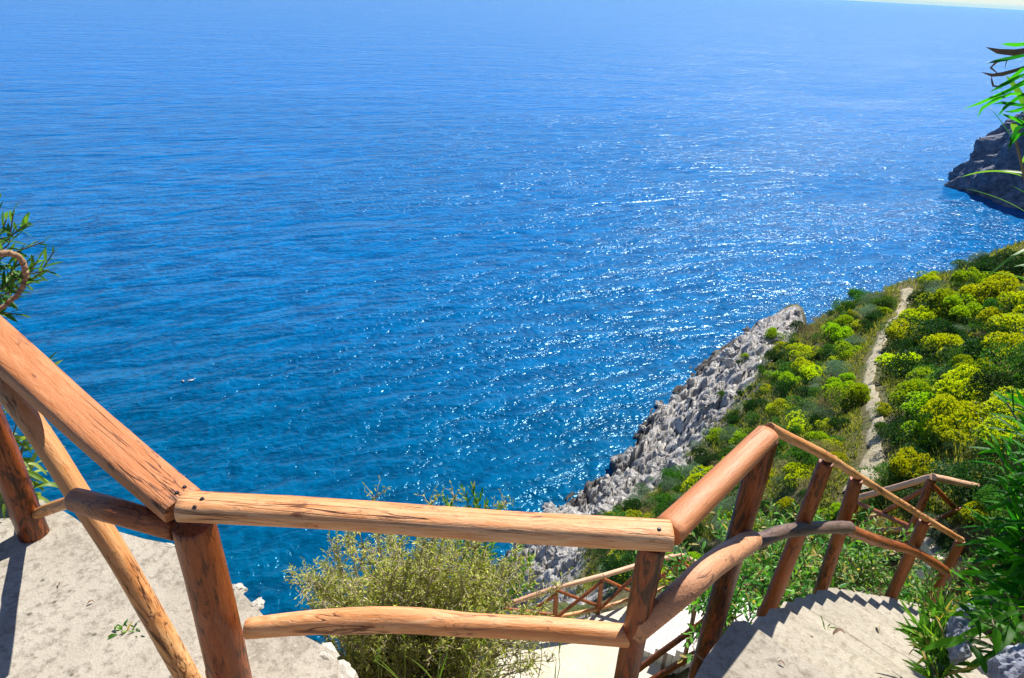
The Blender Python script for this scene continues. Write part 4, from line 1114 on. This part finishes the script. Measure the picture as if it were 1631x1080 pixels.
LP = np.array([PD(a, b, 3.3) - vn0 for a, b in loop]); tt = np.linspace(0, len(LP) - 1, 70); LPs = np.stack([np.interp(tt, range(len(LP)), LP[:, k]) for k in range(3)], 1)
kk = np.ones(7) / 7; LPs = np.stack([np.convolve(np.pad(LPs[:, k], 3, 'edge'), kk, 'valid') for k in range(3)], 1) + rng.normal(size=(70, 3)) * .0015
V, Fc, A = tubes([LPs], [.014], [.009], 10); mesh_np('stem_wood', V, Fc, M['vine'], vn, smooth=True)
# weeds by the steps, on the slab and in front of the bush
def weed(lab, base, n, L, seed, mat='blade', W=.008, droop=.8, spread=.6, name='weed', group=None):
    g = np.random.default_rng(seed); root = empty(name, base); tag(root, lab, 'plant', group)
    ps = np.array([curve(g.normal(size=3) * np.array([.02, .02, 0]), (g.normal() * spread, g.normal() * spread, 1), L * g.uniform(.5, 1.2), 6, droop * g.random(), .15, g) for _ in range(n)])
    foliage_obj('leaves', [blades(ps, np.full(n, W), 6, .2)], M[mat], root); return root
weed('tiny green weed in a crack of the concrete below the first brace', PZ(197, 1003, -2.6), 14, .04, 1, 'laurel', .009, 1.2, 1.1)
weed('small green sprout on the concrete right beside the curved brace', PZ(222, 1003, -2.6), 9, .025, 2, 'laurel', .007, 1, 1)
weed('tiny yellow-green weed on the step in the middle of the stair', PZ(1311, 998, -3.05), 8, .04, 3, 'blade', .008, 1, 1)
for i, (px, py) in enumerate([(1475, 985), (1482, 1010), (1488, 1035), (1492, 1065), (1500, 960), (1470, 1000), (1490, 1000), (1505, 1020)]):
    weed(['green weed tuft at the inner edge of the steps, topmost', 'green weed tuft beside the steps next to the topmost', 'green weed tuft at the inner edge of the steps, third down', 'green weed tuft at the inner edge of the steps, lowest', 'leafy weed under the lance leaves near the stair end', 'fine-leaved weed overlapping the inner tread edge', 'bushy weed half way down the inner tread edge', 'bushy weed by the shade-tinted stone at the stair edge'][i],
         PD(px, py + 25, 3.3 - (py - 960) * .004), 46, .17, 20 + i, 'laurel', .016, 1.0, .8, group='weeds along the steps')
gg = np.random.default_rng(77)
for i, (px, py, pb) in enumerate([(652, 985, 1090), (700, 975, 1090), (770, 990, 1100), (835, 965, 1120), (862, 985, 1120), (885, 1010, 1130), (742, 1010, 1100), (610, 1030, 1090)]):
    b_ = PD(px - 5, pb + 40, 1.62); t_ = PD(px, py, 1.68)
    root = empty('grass_stalk', b_); tag(root, ['thin grass stalk crossing the lower rail at its left part', 'thin grass stalk just right of the leftmost crossing stalk', 'thin green stalk crossing the middle of the lower rail', 'tall leaning grass stalk near the right end of the lower rail', 'second tall grass stalk near the right end of the lower rail', 'grass stalk before the pale lower walk', 'short grass stalk below the lower rail', 'short leftmost grass stalk below the rail'][i], 'grass', 'grass stalks before the rail')
    P = np.linspace(0, 1, 10)[:, None] * (t_ - b_) + np.cumsum(gg.normal(size=(10, 3)) * .004, axis=0)
    V, Fc, A = tubes([P], [.0022], [.001], 5); mesh_np('stalk', V, Fc, M['blade'], root, attrs={'v': A})
    hd = P[-3] + (P[-1] - P[-3]) * gg.random((26, 1)); foliage_obj('seed_head', [leaves(hd, unit(np.tile(P[-1] - P[-2], (26, 1)) * 20 + gg.normal(size=(26, 3)) * .4), .018, .004, gg)], M['blade'], root)
    ps = np.array([curve(P[2], (gg.normal() * .5, gg.normal() * .5, 1), .2, 6, .8, .1, gg) for _ in range(2)]); foliage_obj('blades', [blades(ps, [.006] * 2, 6, .2)], M['blade'], root)
# stones with blue shade painted in, at the foot of the right-hand plants
for i, (px, py, D, s, lab) in enumerate([(1618, 1066, 2.75, .13, 'large stone painted shade-blue in the bottom right corner'), (1522, 1010, 3.15, .07, 'slanting stone painted shade-blue at the stair edge under the leaves'), (1540, 985, 3.3, .06, 'upper stone painted shade-blue among the weeds'), (1494, 1066, 2.95, .04, 'small pale stone at the bottom of the stair edge'),
                                        (1530, 1035, 3.0, .07, 'mottled grey stone below the slanting stone')]):
    me = rock_mesh(90 + i, 4, 1, .8, .9, .3); me.materials.append(M['shade_blue_stone']); o = bpy.data.objects.new('wall_stone', me); link(o)
    p = PD(px, py, D); o.location = Vector(p); o.scale = (s, s, s * 1.3); o.rotation_euler = (0, 0, i); tag(o, lab, 'stone', 'stones beside the steps')
# pale stones edging the slab
for i, (px, py, s, lab) in enumerate([(378, 936, .05, 'whitish stone on the slab edge right of the thick post, uppermost'), (408, 962, .055, 'whitish stone on the slab edge under the uppermost one'), (520, 1040, .08, 'whitish stone on the slab edge below the lower rail'), (268, 868, .04, 'pale stone on the slab edge left of the thick post'), (60, 797, .035, 'small pale stone behind the left post base'),
                                     (548, 1072, .07, 'lowest whitish stone at the slab corner by the bush'), (450, 992, .04, 'small whitish stone in the slab edge near the end of the rail')]):
    me = rock_mesh(70 + i, 3, 1.2, .9, .45, .4); me.materials.append(M['edgestone']); o = bpy.data.objects.new('edge_stone', me); link(o)
    p = PZ(px, py, -2.6); o.location = Vector(p) - Vector((0, 0, s * .2)); o.scale = (s * .8,) * 3; o.rotation_euler = (0, 0, i); tag(o, lab, 'stone', 'pale stones on the slab edge')

# ------------------------------------------------------------------ gulls on the water
def gull(px, py, rz, lab, wm, scale=1):
    p = PZ(px, py, -30); root = empty('seagull', (p[0], p[1], 0.0), rz); tag(root, lab, 'bird', 'gulls on the water'); root.scale = (scale,) * 3
    prof = [(-.30, .01, .10), (-.22, .05, .09), (-.10, .085, .07), (.02, .095, .07), (.12, .08, .09), (.19, .05, .15), (.24, .045, .21), (.285, .035, .22), (.31, .014, .215), (.35, .004, .205)]
    V = []; Fc = []; n = 12
    for x, r, z in prof:
        for k in range(n): V.append((x, r * math.cos(k * 2 * math.pi / n), z + r * .85 * math.sin(k * 2 * math.pi / n)))
    for i in range(len(prof) - 1):
        for k in range(n): Fc.append((i * n + k, i * n + (k + 1) % n, (i + 1) * n + (k + 1) % n, (i + 1) * n + k))
    Fc.append(tuple(range(n))); Fc.append(tuple((len(prof) - 1) * n + k for k in range(n - 1, -1, -1)))
    mesh_np('body', V, Fc, M['feather'], root, smooth=True)
    for sgn in (-1, 1):
        W = [(.10, .07 * sgn, .14), (-.08, .10 * sgn, .15), (-.30, .05 * sgn, .14), (-.42, .02 * sgn, .15), (-.2, .03 * sgn, .17), (.05, .03 * sgn, .165)]
        mesh_np('wing', W + [(a, b, c - .02) for a, b, c in W], [(0, 1, 2, 3, 4, 5), (11, 10, 9, 8, 7, 6)] + [(i, (i + 1) % 6, 6 + (i + 1) % 6, 6 + i) for i in range(6)], wm, root)
gull(306, 607, R(30), 'white gull floating on the open water at left', M['feather'], .85)
gull(292, 608, R(-50), 'grey-backed gull floating left of the white one', M['darkfeather'], .75)

# fallen leaves and twigs on the concrete
for i, (px, py, z, L, mt, lab) in enumerate([(1326, 1012, -3.0, .07, 'deadleaf', 'curled brown leaf lying on the middle of the steps'), (1400, 1008, -3.25, .06, 'twig_pale', 'thin pale twig lying on the right part of the steps'), (1250, 1062, -2.6, .03, 'deadleaf', 'small dark leaf scrap on the step near the shadow strip'),
                                       (150, 960, -2.6, .03, 'deadleaf', 'small brown leaf scrap on the concrete left of the curved brace'), (95, 930, -2.6, .025, 'deadleaf', 'tiny brown leaf scrap on the concrete near the left post')]):
    k = 0 if z == -2.6 else None
    v = ray(px, py); zz = z
    if k is None:
        for q in range(1, 12):
            p = PZ(px, py, -2.6 - RISE * q); d, pr_, sd2 = seg_dist(np.array([p[0]]), np.array([p[1]]), OL); sv_ = float(np.interp(pr_[0], np.arange(len(OL)), cumL))
            if (q - 1) * RUN - .03 <= sv_ <= q * RUN + .03: zz = -2.6 - RISE * q; break
    p = PZ(px, py, zz); a = i * 1.3
    pts = np.array([[math.cos(a) * L * t, math.sin(a) * L * t + .25 * L * math.sin(t * 3), .008 + .25 * L * math.sin(t * 3.1)] for t in np.linspace(0, 1, 7)])
    V, Fc, A = blades(pts[None], [L * .3], 6, .3, np.array([[0, 0, 1.0]]))
    o = mesh_np('fallen_leaf', V, Fc, M[mt], attrs={'v': A}); o.location = Vector(p); tag(o, lab, 'leaf', 'litter on the concrete')
